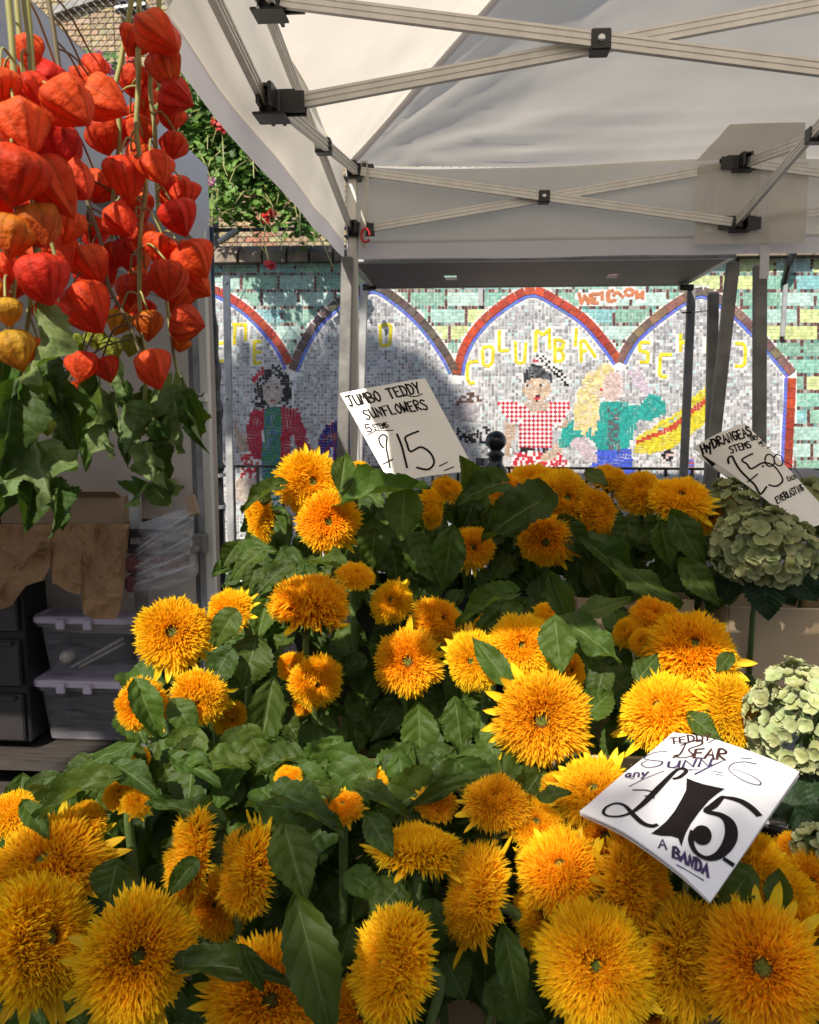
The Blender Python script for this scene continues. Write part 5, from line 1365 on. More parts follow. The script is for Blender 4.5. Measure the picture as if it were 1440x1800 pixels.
# ------------------------------------------------------------------ sunflowers: every head
# px, py, diameter px, facing right, facing up, depth, label [, away]
H = [
 # back row
 (545, 850, 132, .30, .22, 1.86, 'big upturned sunflower top left of the back row beside the jumbo price card'),
 (577, 916, 124, .02, -.03, 1.76, 'dark-centred sunflower facing the camera below the jumbo price card', 0),
 (456, 905, 104, -.80, -.1, 1.84, 'sunlit sunflower turned away at the far left of the back row', 0),
 (628, 836, 66, .1, .7, 1.96, 'sunflower peeping up behind leaves at the lower left edge of the jumbo price card', 0),
 (756, 893, 88, .80, .1, 1.86, 'narrow sunflower seen edge-on behind two drooping leaves under the jumbo price card', 0),
 (786, 858, 70, .3, .75, 1.92, 'ragged sunflower with loose petals touching the bottom right corner of the jumbo price card', 0),
 (831, 962, 86, .25, .0, 1.80, 'small shaded sunflower half behind a long hanging leaf in the back row', 0),
 (812, 975, 70, -.3, -.5, 1.88, 'dim sunflower almost wholly behind the long hanging leaf in the back row', 0),
 (960, 950, 106, -.05, -.18, 1.80, 'fluffy shaded sunflower hanging lowest in the middle of the back row', 0),
 (888, 862, 70, -.6, .5, 1.94, 'sunflower with splayed petals just right of the ball-topped bollard', 0),
 (935, 850, 100, -.15, .8, 1.98, 'sunflower lying face up under the checked mosaic dress', 0),
 (985, 850, 90, .1, .85, 2.02, 'rearmost upturned sunflower under the skirt of the checked mosaic girl', 0),
 (993, 880, 118, .35, .35, 1.88, 'sunflower with greenish centre tipped right, above the lowest hanging head', 0),
 (930, 890, 84, -.3, .35, 1.90, 'sunflower wedged behind the big dark leaf right of the bollard', 0),
 (1050, 902, 96, .65, .15, 1.86, 'sunflower drooping to the right below a bent leaf in the back row', 0),
 (1068, 842, 80, .1, .85, 1.96, 'sunflower seen from the side beneath the blue mosaic skirt', 0),
 (1128, 868, 104, -.05, .68, 1.92, 'sunflower with visible centre tilted up left of the back right pair', 0),
 (1196, 878, 116, .15, .72, 1.84, 'sunflower with pointed petals hanging down, by the olive hydrangea', 0),
 (1246, 908, 62, .4, -.1, 1.90, 'small dim sunflower tucked against the left of the olive hydrangea', 0),
 (1294, 880, 38, .1, .6, 1.90, 'tiny sunflower tip poking out between the two olive hydrangeas', 0),
 # middle row left
 (304, 1112, 140, -.10, .10, 1.38, 'large sunlit sunflower at the left of the middle row beside the crates', 0),
 (404, 1078, 98, -.55, .45, 1.46, 'sunlit sunflower edge-on just right of the large left one', 0),
 (545, 1068, 168, .12, .86, 1.48, 'broad sunflower seen from below spreading like a mop top in the middle row', 0),
 (626, 1012, 76, .15, .80, 1.62, 'small sunflower with loose pointed petals between back and middle rows', 0),
 (690, 1058, 92, -.25, .35, 1.62, 'shaded sunflower above and behind the round middle sunflower', 0),
 (768, 1092, 104, .60, .35, 1.54, 'sunflower half in sun leaning right, next to the olive backlit leaf', 0),
 (716, 1163, 128, .06, .0, 1.45, 'round front-facing sunflower half lit in the centre of the middle row', 0),
 (250, 1238, 104, -.55, -.35, 1.32, 'ragged sunlit sunflower drooping lowest at the left edge of the middle row', 0),
 (352, 1222, 104, -.25, -.50, 1.34, 'drooping sunlit sunflower under the large left one, half behind curled leaves', 0),
 (405, 1262, 70, .2, -.5, 1.40, 'dim sunflower underside below the curled leaves of the middle row', 0),
 (556, 1196, 104, .25, -.50, 1.43, 'nodding sunflower with its green back showing in the shade of the middle row', 0),
 (512, 1172, 60, -.5, .1, 1.46, 'small shaded sunflower left of the nodding one', 0),
 (535, 1240, 44, .0, -.5, 1.50, 'scrap of dim sunflower below the nodding one', 0),
 # middle row centre
 (832, 1162, 112, -.35, .0, 1.34, 'sunlit sunflower with golden fringe at the right of the round middle one', 0),
 (918, 1138, 132, -.02, .30, 1.36, 'sunlit sunflower with green eye half covered by a pale leaf', 0),
 (850, 1100, 50, -.4, .5, 1.50, 'sliver of lit sunflower behind pale folded leaves', 0),
 (966, 1082, 60, .2, .7, 1.52, 'shaded sunflower tips beneath the tall pointed leaf', 0),
 (1000, 1178, 70, .5, .0, 1.42, 'sunflower behind the broad pale leaf above the biggest lit head', 0),
 (953, 1262, 178, -.02, -.22, 1.18, 'biggest sunlit sunflower with dark oval eye, centre of the middle row', 0),
 # middle row right
 (1150, 1088, 96, .1, .72, 1.62, 'shaded sunflower at the top of the right-hand middle clump', 0),
 (1104, 1112, 66, -.5, .3, 1.60, 'shaded sunflower at the left of the right-hand middle clump', 0),
 (1130, 1128, 56, -.5, .2, 1.52, 'little sunlit sunflower tucked behind the broad lit one', 0),
 (1220, 1142, 158, .10, .55, 1.44, 'broad fully lit sunflower near the cream box on the right', 0),
 (1164, 1250, 152, -.42, .55, 1.32, 'sunlit sunflower leaning left just above the shiny price card', 0),
 (1292, 1246, 136, .62, .20, 1.30, 'sunlit sunflower facing right beside the pale green hydrangea', 0),
 (1250, 1222, 50, .0, .2, 1.42, 'scrap of lit sunflower between the three right-hand blooms', 0),
 # front row
 (22, 1432, 92, -.35, .70, 1.12, 'sunflower cut by the left edge under the broad pale leaf', 0),
 (82, 1520, 200, -.25, .50, 1.02, 'large shaded sunflower with long upper petals near the left edge', 0),
 (72, 1652, 218, .55, .05, .93, 'tall sunflower turned right at the bottom left edge', 0),
 (240, 1682, 212, .06, .02, .88, 'full round sunflower with green eye, second from the bottom left corner', 0),
 (330, 1505, 180, -.78, .20, 1.00, 'edge-on sunflower facing left with long petals flaring up right', 0),
 (440, 1530, 176, -.80, .10, .98, 'edge-on sunflower right of its twin, beside the drooping dark leaf', 0),
 (385, 1590, 120, -.3, .0, 1.08, 'dark sunflower deep in shade behind the two edge-on ones', 0),
 (472, 1755, 216, .05, -.12, .90, 'dim sunflower with dark eye at the bottom edge, left of the huge leaf', 0),
 (690, 1690, 206, -.62, .15, .89, 'sunflower facing left with long yellow petals on its right, bottom centre', 0),
 (640, 1790, 150, .0, .1, .95, 'shadowed sunflower at the bottom edge under the left-facing one', 0),
 (738, 1492, 170, .05, .84, 1.02, 'mop-headed sunflower seen from the side with petals hanging over green bracts', 0),
 (212, 1396, 66, -.2, .5, 1.10, 'small sunflower between leaves below the broad pale leaf', 0),
 (240, 1412, 60, .4, .4, 1.08, 'tip of a sunflower poking right from under a leaf in the front left', 0),
 (148, 1445, 84, -.3, .55, 1.08, 'sunflower mostly under dark leaves above the long-petalled left one', 0),
 (246, 1334, 38, .0, .4, 1.20, 'sunlit sunflower bud peeping between pale leaves at the left', 0),
 (318, 1330, 24, .0, .6, 1.20, 'tiny lit sunflower tip among leaves right of the peeping bud', 0),
 (603, 1418, 84, .0, .72, 1.08, 'cut-off sunflower tuft beside an upright leaf in the front middle', 0),
 (508, 1366, 50, .0, .8, 1.16, 'small lit sunflower tip behind the round dark leaf', 0),
 (655, 1372, 60, .2, .7, 1.16, 'sunflower tip under the long narrow leaf in front of the cream box', 0),
 (768, 1412, 74, .1, .6, 1.12, 'lit sunflower tuft just above the mop-headed one', 0),
 (832, 1575, 186, -.68, .25, .97, 'large sunflower facing left with golden petals curling at its right', 0),
 (872, 1412, 136, -.05, .72, 1.08, 'sunflower dome rising at the top of the front row, left of the shiny card', 0),
 (942, 1450, 112, .1, .60, 1.07, 'half-shaded sunflower right of the dome at the top of the front row', 0),
 (925, 1395, 70, .2, .7, 1.16, 'lit sunflower behind the top dome of the front row', 0),
 (990, 1392, 92, .0, .65, 1.14, 'lit sunflower under the small pale leaf left of the shiny card', 0),
 (1046, 1392, 140, -.2, .45, 1.10, 'lit sunflower pressed against the upper left edge of the shiny card', 0),
 (1066, 1475, 120, -.1, .3, 1.06, 'shaded sunflower under the left corner of the shiny card', 0),
 (988, 1535, 178, -.15, .50, .98, 'sunflower with greenish eye tilted up, left below the shiny card', 0),
 (965, 1610, 150, -.25, .15, .98, 'shaded sunflower crowded behind the round one at the bottom', 0),
 (1118, 1562, 186, .66, .15, .96, 'edge-on sunflower leaning along the lower left edge of the shiny card', 0),
 (1046, 1697, 216, .02, .02, .88, 'full round sunflower with green and brown eye, bottom right of centre', 0),
 (1208, 1685, 200, .66, .05, .91, 'narrow sunflower turned sideways between the two round bottom ones', 0),
 (1340, 1702, 222, .02, .05, .87, 'large round sunflower with green eye and long petals, bottom right', 0),
 (1428, 1660, 170, .2, .2, .95, 'sunflower cut by the right edge behind the large bottom right one', 0),
 (1352, 1572, 150, -.1, .5, 1.00, 'sunflower behind a pointed leaf at the right, below the shiny card', 0),
 (1424, 1560, 120, .2, .5, 1.02, 'sunflower at the right edge below the little green hydrangea', 0),
 (1330, 1512, 116, .20, .72, 1.03, 'sunflower lying over the lower right edge of the shiny card', 0),
 (1402, 1500, 90, .2, .6, 1.08, 'shaded sunflower between the shiny card and the right edge', 0),
 (1150, 1780, 110, -.1, .0, .98, 'deeply shaded sunflower low between the two round bottom ones', 0),
]
FL = []
random.seed(11)
for i, row in enumerate(H):
    px, py, dia, fu, fv, Y, lab = row[:7]
    c = at(px, py, Y)
    cam = (CAM - c).normalized(); right = Vector((0, 0, 1)).cross(cam).normalized(); upv = cam.cross(right)
    if abs(fu) > .6: fu = math.copysign(min(.94, abs(fu) * 1.28), fu); fv = max(-.3, min(.3, fv))
    if fv > .8: fv = .95
    fw = math.sqrt(max(0.02, 1 - fu * fu - fv * fv))
    n = (right * fu + upv * fv + cam * fw).normalized()
    dist = (CAM - c).length
    R = dia / 2 * dist / F / (1.17 if Y < 1.1 else 1.10)
    x = n.orthogonal().normalized(); y_ = n.cross(x); a = U(0, 6.28)
    x, y_ = x * math.cos(a) + y_ * math.sin(a), y_ * math.cos(a) - x * math.sin(a)
    c = c - n * R * .12
    back = c - n * R * .30
    zb = (KZ[0] if Y > 1.7 else KZ[1] if Y > 1.25 else KZ[2]) - BH + .03
    tierY = 1.98 if Y > 1.7 else 1.55 if Y > 1.25 else 1.16
    base = Vector((c.x * .97 + U(-.03, .03), max(tierY, Y + .04) + U(-.03, .03), zb))
    root = thing('sunflower', base, lab, 'sunflower', 'teddy bear sunflowers on the stepped stall')
    st_ = [tuple(back + n * R * .05), tuple(back - n * min(.05, R) * .9 + Vector((0, 0, -.012))), tuple(back * .72 + base * .28 - n * .03), tuple(back * .3 + base * .7), tuple(base)]
    m = MB(); pts = crom(st_, 4); m.tube(pts, [.0075 - .001 * (k / len(pts)) for k in range(len(pts))], 6)
    m.build('stem', MT['stem'], root, True)
    M = frame(x, y_, n, c, (R * U(.92, 1.06), R * U(.92, 1.06), R * U(.85, 1.25)))
    hd = inst('flower_head', DISC, root, M)
    pt = bpy.data.objects.new('fluffy_petals', HEADS[i % 6]); COL.objects.link(pt); pt.parent = hd; pt['kind'] = 'stuff'
    cx_ = bpy.data.objects.new('calyx', CALYX[i % 3]); COL.objects.link(cx_); cx_.parent = hd
    nr = 0 if dia < 60 else (9 if Y < 1.2 else 6 if Y < 1.5 else 4)
    arc0 = U(0, 6.28); full = random.random() < .15
    for k in range(nr):
        g = arc0 + (6.28 * k / nr if full else (k - nr / 2) * .30 + U(-.08, .08))
        ray = bpy.data.objects.new('ray_petal', random.choice(RAYS)); COL.objects.link(ray); ray.parent = hd
        er = Vector((math.cos(g), math.sin(g), 0)); th = rad(U(72, 108)); d = er * math.sin(th) + Vector((0, 0, math.cos(th))); nn = -er * math.cos(th) + Vector((0, 0, math.sin(th)))
        s_ = U(.58, .78); ray.matrix_local = frame(d.cross(nn), d, nn, er * .62 + Vector((0, 0, -.06)), (s_, s_, s_))
    FL.append((px, py, Y, root, c, R, back))
def owner(px, py, Y):
    return min(FL, key=lambda f: (f[0] - px) ** 2 + (f[1] - py) ** 2 + ((f[2] - Y) * 500) ** 2)[3]

# ------------------------------------------------------------------ the large leaves one can pick out
# base px,py  tip px,py  width px  depth base, depth tip, up bias, mesh
LV = [
 (610, 880, 744, 828, 66, 1.74, 1.70, .5, 1), (712, 858, 706, 952, 78, 1.76, 1.72, .0, 0), (796, 926, 776, 1040, 68, 1.72, 1.70, .0, 3), (954, 882, 836, 932, 90, 1.74, 1.70, .4, 7),
 (845, 880, 812, 798, 58, 1.86, 1.84, .3, 3), (880, 850, 800, 872, 60, 1.84, 1.78, .4, 1), (598, 864, 610, 798, 50, 1.74, 1.80, .1, 3), (492, 856, 414, 888, 30, 1.78, 1.74, .6, 1), (470, 880, 452, 862, 26, 1.80, 1.78, .2, 2),
 (455, 975, 394, 1008, 42, 1.72, 1.68, .5, 2), (505, 995, 436, 1044, 44, 1.70, 1.66, .5, 4), (430, 965, 486, 958, 36, 1.76, 1.72, .5, 7), (520, 975, 470, 1000, 50, 1.74, 1.70, .4, 4), (560, 990, 640, 1000, 40, 1.72, 1.66, .6, 1), (450, 1000, 430, 1050, 40, 1.70, 1.66, .2, 2),
 (660, 930, 650, 1010, 62, 1.78, 1.76, .0, 1), (730, 950, 760, 1030, 60, 1.80, 1.76, .1, 4), (690, 960, 700, 1040, 55, 1.80, 1.76, .0, 2),
 (985, 908, 1040, 985, 54, 1.80, 1.76, .2, 0), (1035, 955, 1145, 1045, 60, 1.78, 1.72, .5, 1), (1162, 918, 1178, 1004, 50, 1.82, 1.78, .0, 3), (1180, 900, 1245, 1002, 60, 1.78, 1.74, .3, 0), (1195, 985, 1268, 1064, 56, 1.74, 1.70, .3, 0), (1075, 985, 1206, 1062, 60, 1.76, 1.70, .5, 6), (1100, 930, 1085, 985, 46, 1.86, 1.82, .1, 1), (1150, 930, 1090, 960, 46, 1.88, 1.84, .4, 4), (1030, 830, 1070, 850, 34, 1.86, 1.82, .5, 0),
 (452, 1120, 424, 1216, 94, 1.42, 1.38, .2, 0), (480, 1195, 452, 1332, 74, 1.40, 1.36, .1, 3), (408, 1082, 368, 1142, 54, 1.38, 1.35, .2, 2), (400, 1150, 360, 1215, 60, 1.37, 1.34, .3, 4), (245, 1212, 287, 1310, 58, 1.27, 1.25, .2, 1), (312, 1240, 347, 1302, 56, 1.30, 1.27, .3, 2), (238, 1308, 42, 1378, 82, 1.15, 1.10, .8, 6), (560, 1278, 600, 1376, 58, 1.38, 1.35, .1, 0), (735, 1238, 742, 1368, 76, 1.36, 1.33, .0, 0), (800, 1228, 812, 1334, 64, 1.30, 1.27, .1, 6), (872, 1298, 846, 1374, 62, 1.22, 1.18, .4, 4), (838, 1320, 812, 1345, 44, 1.26, 1.22, .5, 2),
 (897, 1205, 828, 1116, 54, 1.27, 1.30, .2, 0), (975, 1084, 985, 1188, 76, 1.30, 1.26, .3, 6), (1000, 1092, 966, 1000, 52, 1.40, 1.44, .1, 3), (1018, 1086, 1110, 1046, 52, 1.38, 1.40, .5, 0), (1000, 1094, 1098, 1162, 62, 1.35, 1.30, .7, 4), (855, 1104, 926, 1042, 44, 1.42, 1.44, .4, 7), (895, 1046, 792, 1082, 44, 1.50, 1.46, .6, 1), (1035, 1256, 1082, 1204, 62, 1.28, 1.32, .4, 1), (1118, 1202, 1158, 1146, 52, 1.36, 1.40, .3, 0), (1208, 1256, 1272, 1302, 48, 1.27, 1.24, .5, 0), (1060, 1180, 1040, 1250, 50, 1.36, 1.32, .3, 2), (1050, 1120, 1030, 1180, 54, 1.40, 1.36, .3, 4), (1285, 1150, 1262, 1180, 34, 1.36, 1.32, .3, 0), (905, 1070, 880, 1110, 40, 1.42, 1.38, .3, 7),
 (206, 1512, 184, 1602, 98, .99, .96, .2, 6), (520, 1578, 592, 1850, 116, .86, .80, .1, 0), (500, 1448, 534, 1590, 98, .97, .92, .2, 3), (572, 1440, 436, 1396, 92, 1.02, 1.00, .7, 6), (645, 1432, 694, 1506, 60, .98, .95, .3, 0), (378, 1440, 262, 1392, 62, 1.03, 1.00, .6, 4), (200, 1342, 278, 1392, 66, 1.10, 1.06, .7, 0), (846, 1376, 686, 1392, 34, 1.12, 1.08, .6, 2), (885, 1626, 922, 1804, 66, .87, .84, .0, 0), (332, 1702, 502, 1664, 66, .86, .84, .6, 5), (424, 1662, 462, 1748, 44, .84, .82, .1, 3), (338, 1520, 288, 1580, 44, .95, .92, .2, 1), (185, 1372, 38, 1424, 54, 1.06, 1.02, .7, 1), (40, 1412, 88, 1470, 50, 1.05, 1.02, .4, 0),
 (1366, 1602, 1372, 1526, 56, .95, .98, .3, 3), (1312, 1540, 1260, 1622, 62, .95, .92, .1, 1), (1062, 1528, 1098, 1568, 42, .97, .95, .4, 4), (1085, 1588, 1150, 1678, 52, .95, .92, .0, 0), (948, 1404, 1002, 1388, 38, 1.06, 1.04, .5, 0), (600, 1390, 520, 1370, 60, 1.10, 1.06, .8, 6), (420, 1340, 300, 1330, 70, 1.16, 1.12, .8, 4), (300, 1330, 390, 1370, 60, 1.14, 1.10, .8, 0), (520, 1330, 440, 1345, 60, 1.20, 1.16, .8, 1), (150, 1340, 100, 1400, 60, 1.14, 1.12, .7, 2), (700, 1560, 640, 1620, 80, .98, .94, .2, 4), (760, 1600, 740, 1700, 76, .98, .94, .0, 1), (780, 1680, 820, 1760, 90, .96, .93, .1, 0), (620, 1540, 680, 1580, 60, 1.0, .97, .3, 2), (870, 1740, 960, 1800, 90, .93, .9, .4, 4), (500, 1400, 610, 1440, 70, 1.02, .98, .7, 7), (380, 1480, 280, 1470, 80, 1.02, 1.0, .6, 1), (640, 1390, 720, 1420, 44, 1.08, 1.04, .6, 7), (455, 1470, 410, 1500, 60, 1.0, .97, .3, 1), (1290, 1610, 1240, 1640, 50, .98, .95, .2, 4), (1000, 1830, 1080, 1800, 90, .92, .9, .5, 4),
]
for (bx, by, tx, ty, wpx, d0, d1, ub, k) in LV:
    P0, P1 = at(bx, by, d0), at(tx, ty, d1)
    cam = (CAM - P0).normalized()
    nrm = (cam * (1 - ub) + Vector((U(-.2, .2), -.1, 1)) * ub).normalized()
    place_leaf(owner((bx + tx) / 2, (by + ty) / 2, (d0 + d1) / 2), P0, P1, wpx * d0 / F * 1.08, nrm, LEAVES[k])
# the mass of leaves between and behind the blooms
random.seed(23)
REG = [([(400, 960), (470, 890), (640, 870), (860, 880), (900, 930), (1260, 925), (1290, 1060), (1000, 1060), (400, 1060)], 230, 2.10, 1.83),
       ([(210, 1260), (330, 1080), (560, 1080), (760, 1060), (880, 1060), (1000, 1040), (1110, 1120), (1310, 1210), (1330, 1330), (960, 1360), (560, 1360), (300, 1350)], 240, 1.74, 1.44),
       ([(20, 1410), (250, 1370), (560, 1380), (720, 1420), (1000, 1420), (1300, 1500), (1440, 1500), (1440, 1820), (0, 1820)], 280, 1.27, 1.00),
       ([(230, 1330), (420, 1330), (560, 1340), (800, 1360), (960, 1370), (960, 1420), (600, 1420), (420, 1420), (200, 1400)], 75, 1.24, 1.14)]
for P, n_, d0, d1 in REG:
    x0, x1 = min(p[0] for p in P), max(p[0] for p in P); y0_, y1_ = min(p[1] for p in P), max(p[1] for p in P)
    k = 0
    while k < n_:
        px, py = U(x0, x1), U(y0_, y1_)
        if not inpoly(px, py, P): continue
        Y = d0 + (d1 - d0) * (py - y0_) / (y1_ - y0_) + U(-.03, .05); P0 = at(px, py, Y)
        L = U(.06, .112); a = U(-1, 1) * 1.3
        d = Vector((math.sin(a) * .8, U(-.75, -.1), -math.cos(a) * U(.35, 1))).normalized()
        P0 = P0 - d * L * .5
        up_ = Vector((U(-.4, .4), -U(.3, 1), U(.3, 1))).normalized()
        place_leaf(owner(px, py, Y), P0, P0 + d * L, L * U(.62, .92), up_, random.choice(LEAVES)); k += 1

# ------------------------------------------------------------------ hydrangeas
def floret_mesh(seed, c0, c1):
    random.seed(seed); m = MB()
    for k in range(4):
        g = k * math.pi / 2 + U(-.15, .15); nx, ny = 4, 4; vs = []; cs = []
        cup = U(.15, .55)
        for j in range(ny + 1):
            t = j / ny; wd = .62 * math.sin(math.pi * (t * .72 + .14)) ** .7
            for i in range(nx + 1):
                s = i / nx * 2 - 1
                x, y_ = s * wd, t * (1 - .12 * s * s); z = cup * t * t - .12 * (1 - s * s) * t + .10 * noise.noise((s * 1.5, t * 2.5, seed + k * 3.1)) + .03 * k
                vs.append((x * math.cos(g) - y_ * math.sin(g), x * math.sin(g) + y_ * math.cos(g), z)); 
                cs.append(tuple(q * U(.94, 1.06) for q in lerp3(c0, c1, t * (.6 + .4 * abs(s)))))
        m.add(vs, [(j * (nx + 1) + i, j * (nx + 1) + i + 1, (j + 1) * (nx + 1) + i + 1, (j + 1) * (nx + 1) + i) for j in range(ny) for i in range(nx)], cs)
    me = m.mesh('floret', smooth=True); me.materials.append(MT['floret_olive']); return me
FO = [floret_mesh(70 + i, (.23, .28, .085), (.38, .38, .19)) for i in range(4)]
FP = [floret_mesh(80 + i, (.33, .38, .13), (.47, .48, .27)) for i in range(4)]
def hydrangea(px, py, rpx, Y, n_, meshes, label, seed, leaves, ry=.9, fs=.26):
    random.seed(seed); c = at(px, py, Y); R = rpx * Y / F
    base = Vector((c.x + .02, Y + .10, c.z - R - .22))
    t = thing('hydrangea', base, label, 'hydrangea', 'cut green hydrangeas')
    m = MB(); m.tube([tuple(base), tuple(base * .5 + c * .5 + Vector((0, .02, 0))), tuple(c)], .006, 6); m.build('stem', MT['stem'], t, True)
    m = MB()
    for _ in range(34):
        d = Vector((random.gauss(0, 1), random.gauss(0, 1), random.gauss(0, 1))).normalized() * R * .75
        m.tube([tuple(c - Vector((0, 0, R * .5))), tuple(c + d * .5), tuple(c + d)], .0016, 4, cap=False)
    m.build('flower_stalks', MT['stem'], t)
    for k in range(n_):
        z = 1 - 1.72 * (k + .5) / n_; r_ = math.sqrt(1 - z * z); g = k * GA
        d = Vector((r_ * math.cos(g), r_ * math.sin(g), z)) + Vector((U(-.13, .13), U(-.13, .13), U(-.13, .13)))
        d.normalize()
        lump = 1 + .16 * noise.noise(d * 2.2 + Vector((seed, 0, 0)))
        p = c + Vector((d.x * R, d.y * R, d.z * R * ry)) * U(.86, 1.0) * lump
        nn = (d + Vector((U(-.5, .5), U(-.5, .5), U(-.3, .6)))).normalized(); x = nn.orthogonal().normalized(); y_ = nn.cross(x); a = U(0, 6.28)
        x, y_ = x * math.cos(a) + y_ * math.sin(a), y_ * math.cos(a) - x * math.sin(a); s_ = R * fs * U(.8, 1.15)
        inst('floret', random.choice(meshes), t, frame(x, y_, nn, p, (s_, s_, s_)))
    for (bx, by, tx, ty, wpx, d0, d1) in leaves:
        P0, P1 = at(bx, by, d0), at(tx, ty, d1)
        place_leaf(t, P0, P1, wpx * d0 / F, ((CAM - P0).normalized() + Vector((U(-.2, .2), 0, .3))).normalized(), random.choice(HLEAF))
    return t
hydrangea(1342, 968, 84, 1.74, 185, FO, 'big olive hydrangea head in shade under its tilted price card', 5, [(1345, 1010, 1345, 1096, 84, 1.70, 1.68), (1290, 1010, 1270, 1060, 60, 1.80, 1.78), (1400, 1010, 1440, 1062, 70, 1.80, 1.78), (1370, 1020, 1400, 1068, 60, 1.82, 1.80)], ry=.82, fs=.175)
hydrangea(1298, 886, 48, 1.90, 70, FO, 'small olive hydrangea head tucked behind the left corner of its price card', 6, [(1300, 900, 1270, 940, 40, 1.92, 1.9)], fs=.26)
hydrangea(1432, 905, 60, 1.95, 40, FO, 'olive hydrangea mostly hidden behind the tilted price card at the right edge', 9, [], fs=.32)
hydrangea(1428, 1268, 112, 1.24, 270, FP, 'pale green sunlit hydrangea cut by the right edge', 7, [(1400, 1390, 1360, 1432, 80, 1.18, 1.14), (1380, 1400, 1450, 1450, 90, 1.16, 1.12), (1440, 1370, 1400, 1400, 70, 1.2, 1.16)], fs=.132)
a = at(1432, 1340, 1.30)
t = thing('flower_bucket', (a.x, 1.35, .41), 'tall black bucket holding the sunlit pale green hydrangea', 'bucket')
m = MB(); m.lathe([(.075, 0), (.10, .50), (.108, .505), (.108, .52), (.098, .52), (.09, .10), (.01, .09)], (a.x, 1.35, .412), 24); m.build('tub', MT['blackdrawer'], t, True)
m = MB(); m.tube([(a.x + .105 * math.cos(q), 1.35 + .105 * math.sin(q), .90 - .05 * math.sin(q)) for q in [k * math.pi / 10 + math.pi for k in range(11)]], .003, 5); m.build('handle', MT['galv'], t)
hydrangea(1436, 1492, 40, 1.06, 34, FP, 'little green hydrangea tip at the right edge beside the shiny card', 8, [(1420, 1470, 1395, 1430, 50, 1.08, 1.1), (1405, 1455, 1440, 1420, 70, 1.12, 1.10)], fs=.36)

# ------------------------------------------------------------------ lantern plants hanging upside down at the left
def lantern_mesh(seed, c0, c1, squash=1.0, hole=False):
    random.seed(seed); m = MB(); nr, na = 16, 40; vs = []; cs = []
    dx, dy = U(-.12, .12), U(-.12, .12); am = U(.13, .22)
    for j in range(nr + 1):
        t = j / nr
        # t = 0 at the stalk, 1 at the point
        r = .5 * (1 - ((.36 - t) / .36) ** 2.4) ** .5 if t < .36 else .5 * (1 - ((t - .36) / .64) ** 1.55) ** .92
        r = max(r, .012)
        for i in range(na):
            g = 2 * math.pi * i / na
            rib = am * (1.35 * abs(math.sin(g * 2.5)) ** .75 - .6) * math.sin(math.pi * min(1, t + .02)) ** .5
            q = r * (1 + rib * -1.0 + .16 * noise.noise((math.cos(g) * 1.3 + seed, math.sin(g) * 1.3, t * 2.2)) + .035 * noise.noise((math.cos(g) * 4 + seed, math.sin(g) * 4, t * 6)))
            x, y_ = q * math.cos(g) * squash + dx * t, q * math.sin(g) + dy * t
            vs.append((x, y_, -t * 1.0 + .02 * noise.noise((g, t * 3, seed))))
            ribm = 1 - .30 * max(0, 1 - abs(math.sin(g * 5)) * 3.0)
            cs.append(tuple(k * ribm * U(.95, 1.05) for k in lerp3(c0, c1, min(1, max(0, t * 1.1 + .35 * noise.noise((math.cos(g) + seed, math.sin(g), t * 2)))))))
    fs = [(j * na + i, (j + 1) * na + i, (j + 1) * na + (i + 1) % na, j * na + (i + 1) % na) for j in range(nr) for i in range(na)]
    m.add(vs, fs, cs); me = m.mesh('lantern', smooth=True); me.materials.append(MT['lantern']); return me
RD = [lantern_mesh(200 + i, *cc, sq) for i, (cc, sq) in enumerate([(((.90, .105, .022), (.82, .055, .015)), 1.0), (((.94, .15, .028), (.86, .075, .018)), .8), (((.80, .06, .016), (.70, .04, .012)), 1.1), (((.94, .17, .03), (.84, .08, .018)), .9), (((.82, .07, .017), (.88, .11, .02)), .75), (((.90, .12, .023), (.78, .05, .014)), .95)])]
OR = [lantern_mesh(220 + i, (.70, .26, .02), (.74, .14, .016)) for i in range(2)]
YL = [lantern_mesh(230 + i, (.62, .38, .03), (.68, .28, .02)) for i in range(2)]
GR = [lantern_mesh(240 + i, (.26, .36, .04), (.42, .42, .05), .9) for i in range(2)]
CLS = {'r': RD, 'o': OR, 'y': YL, 'g': GR}
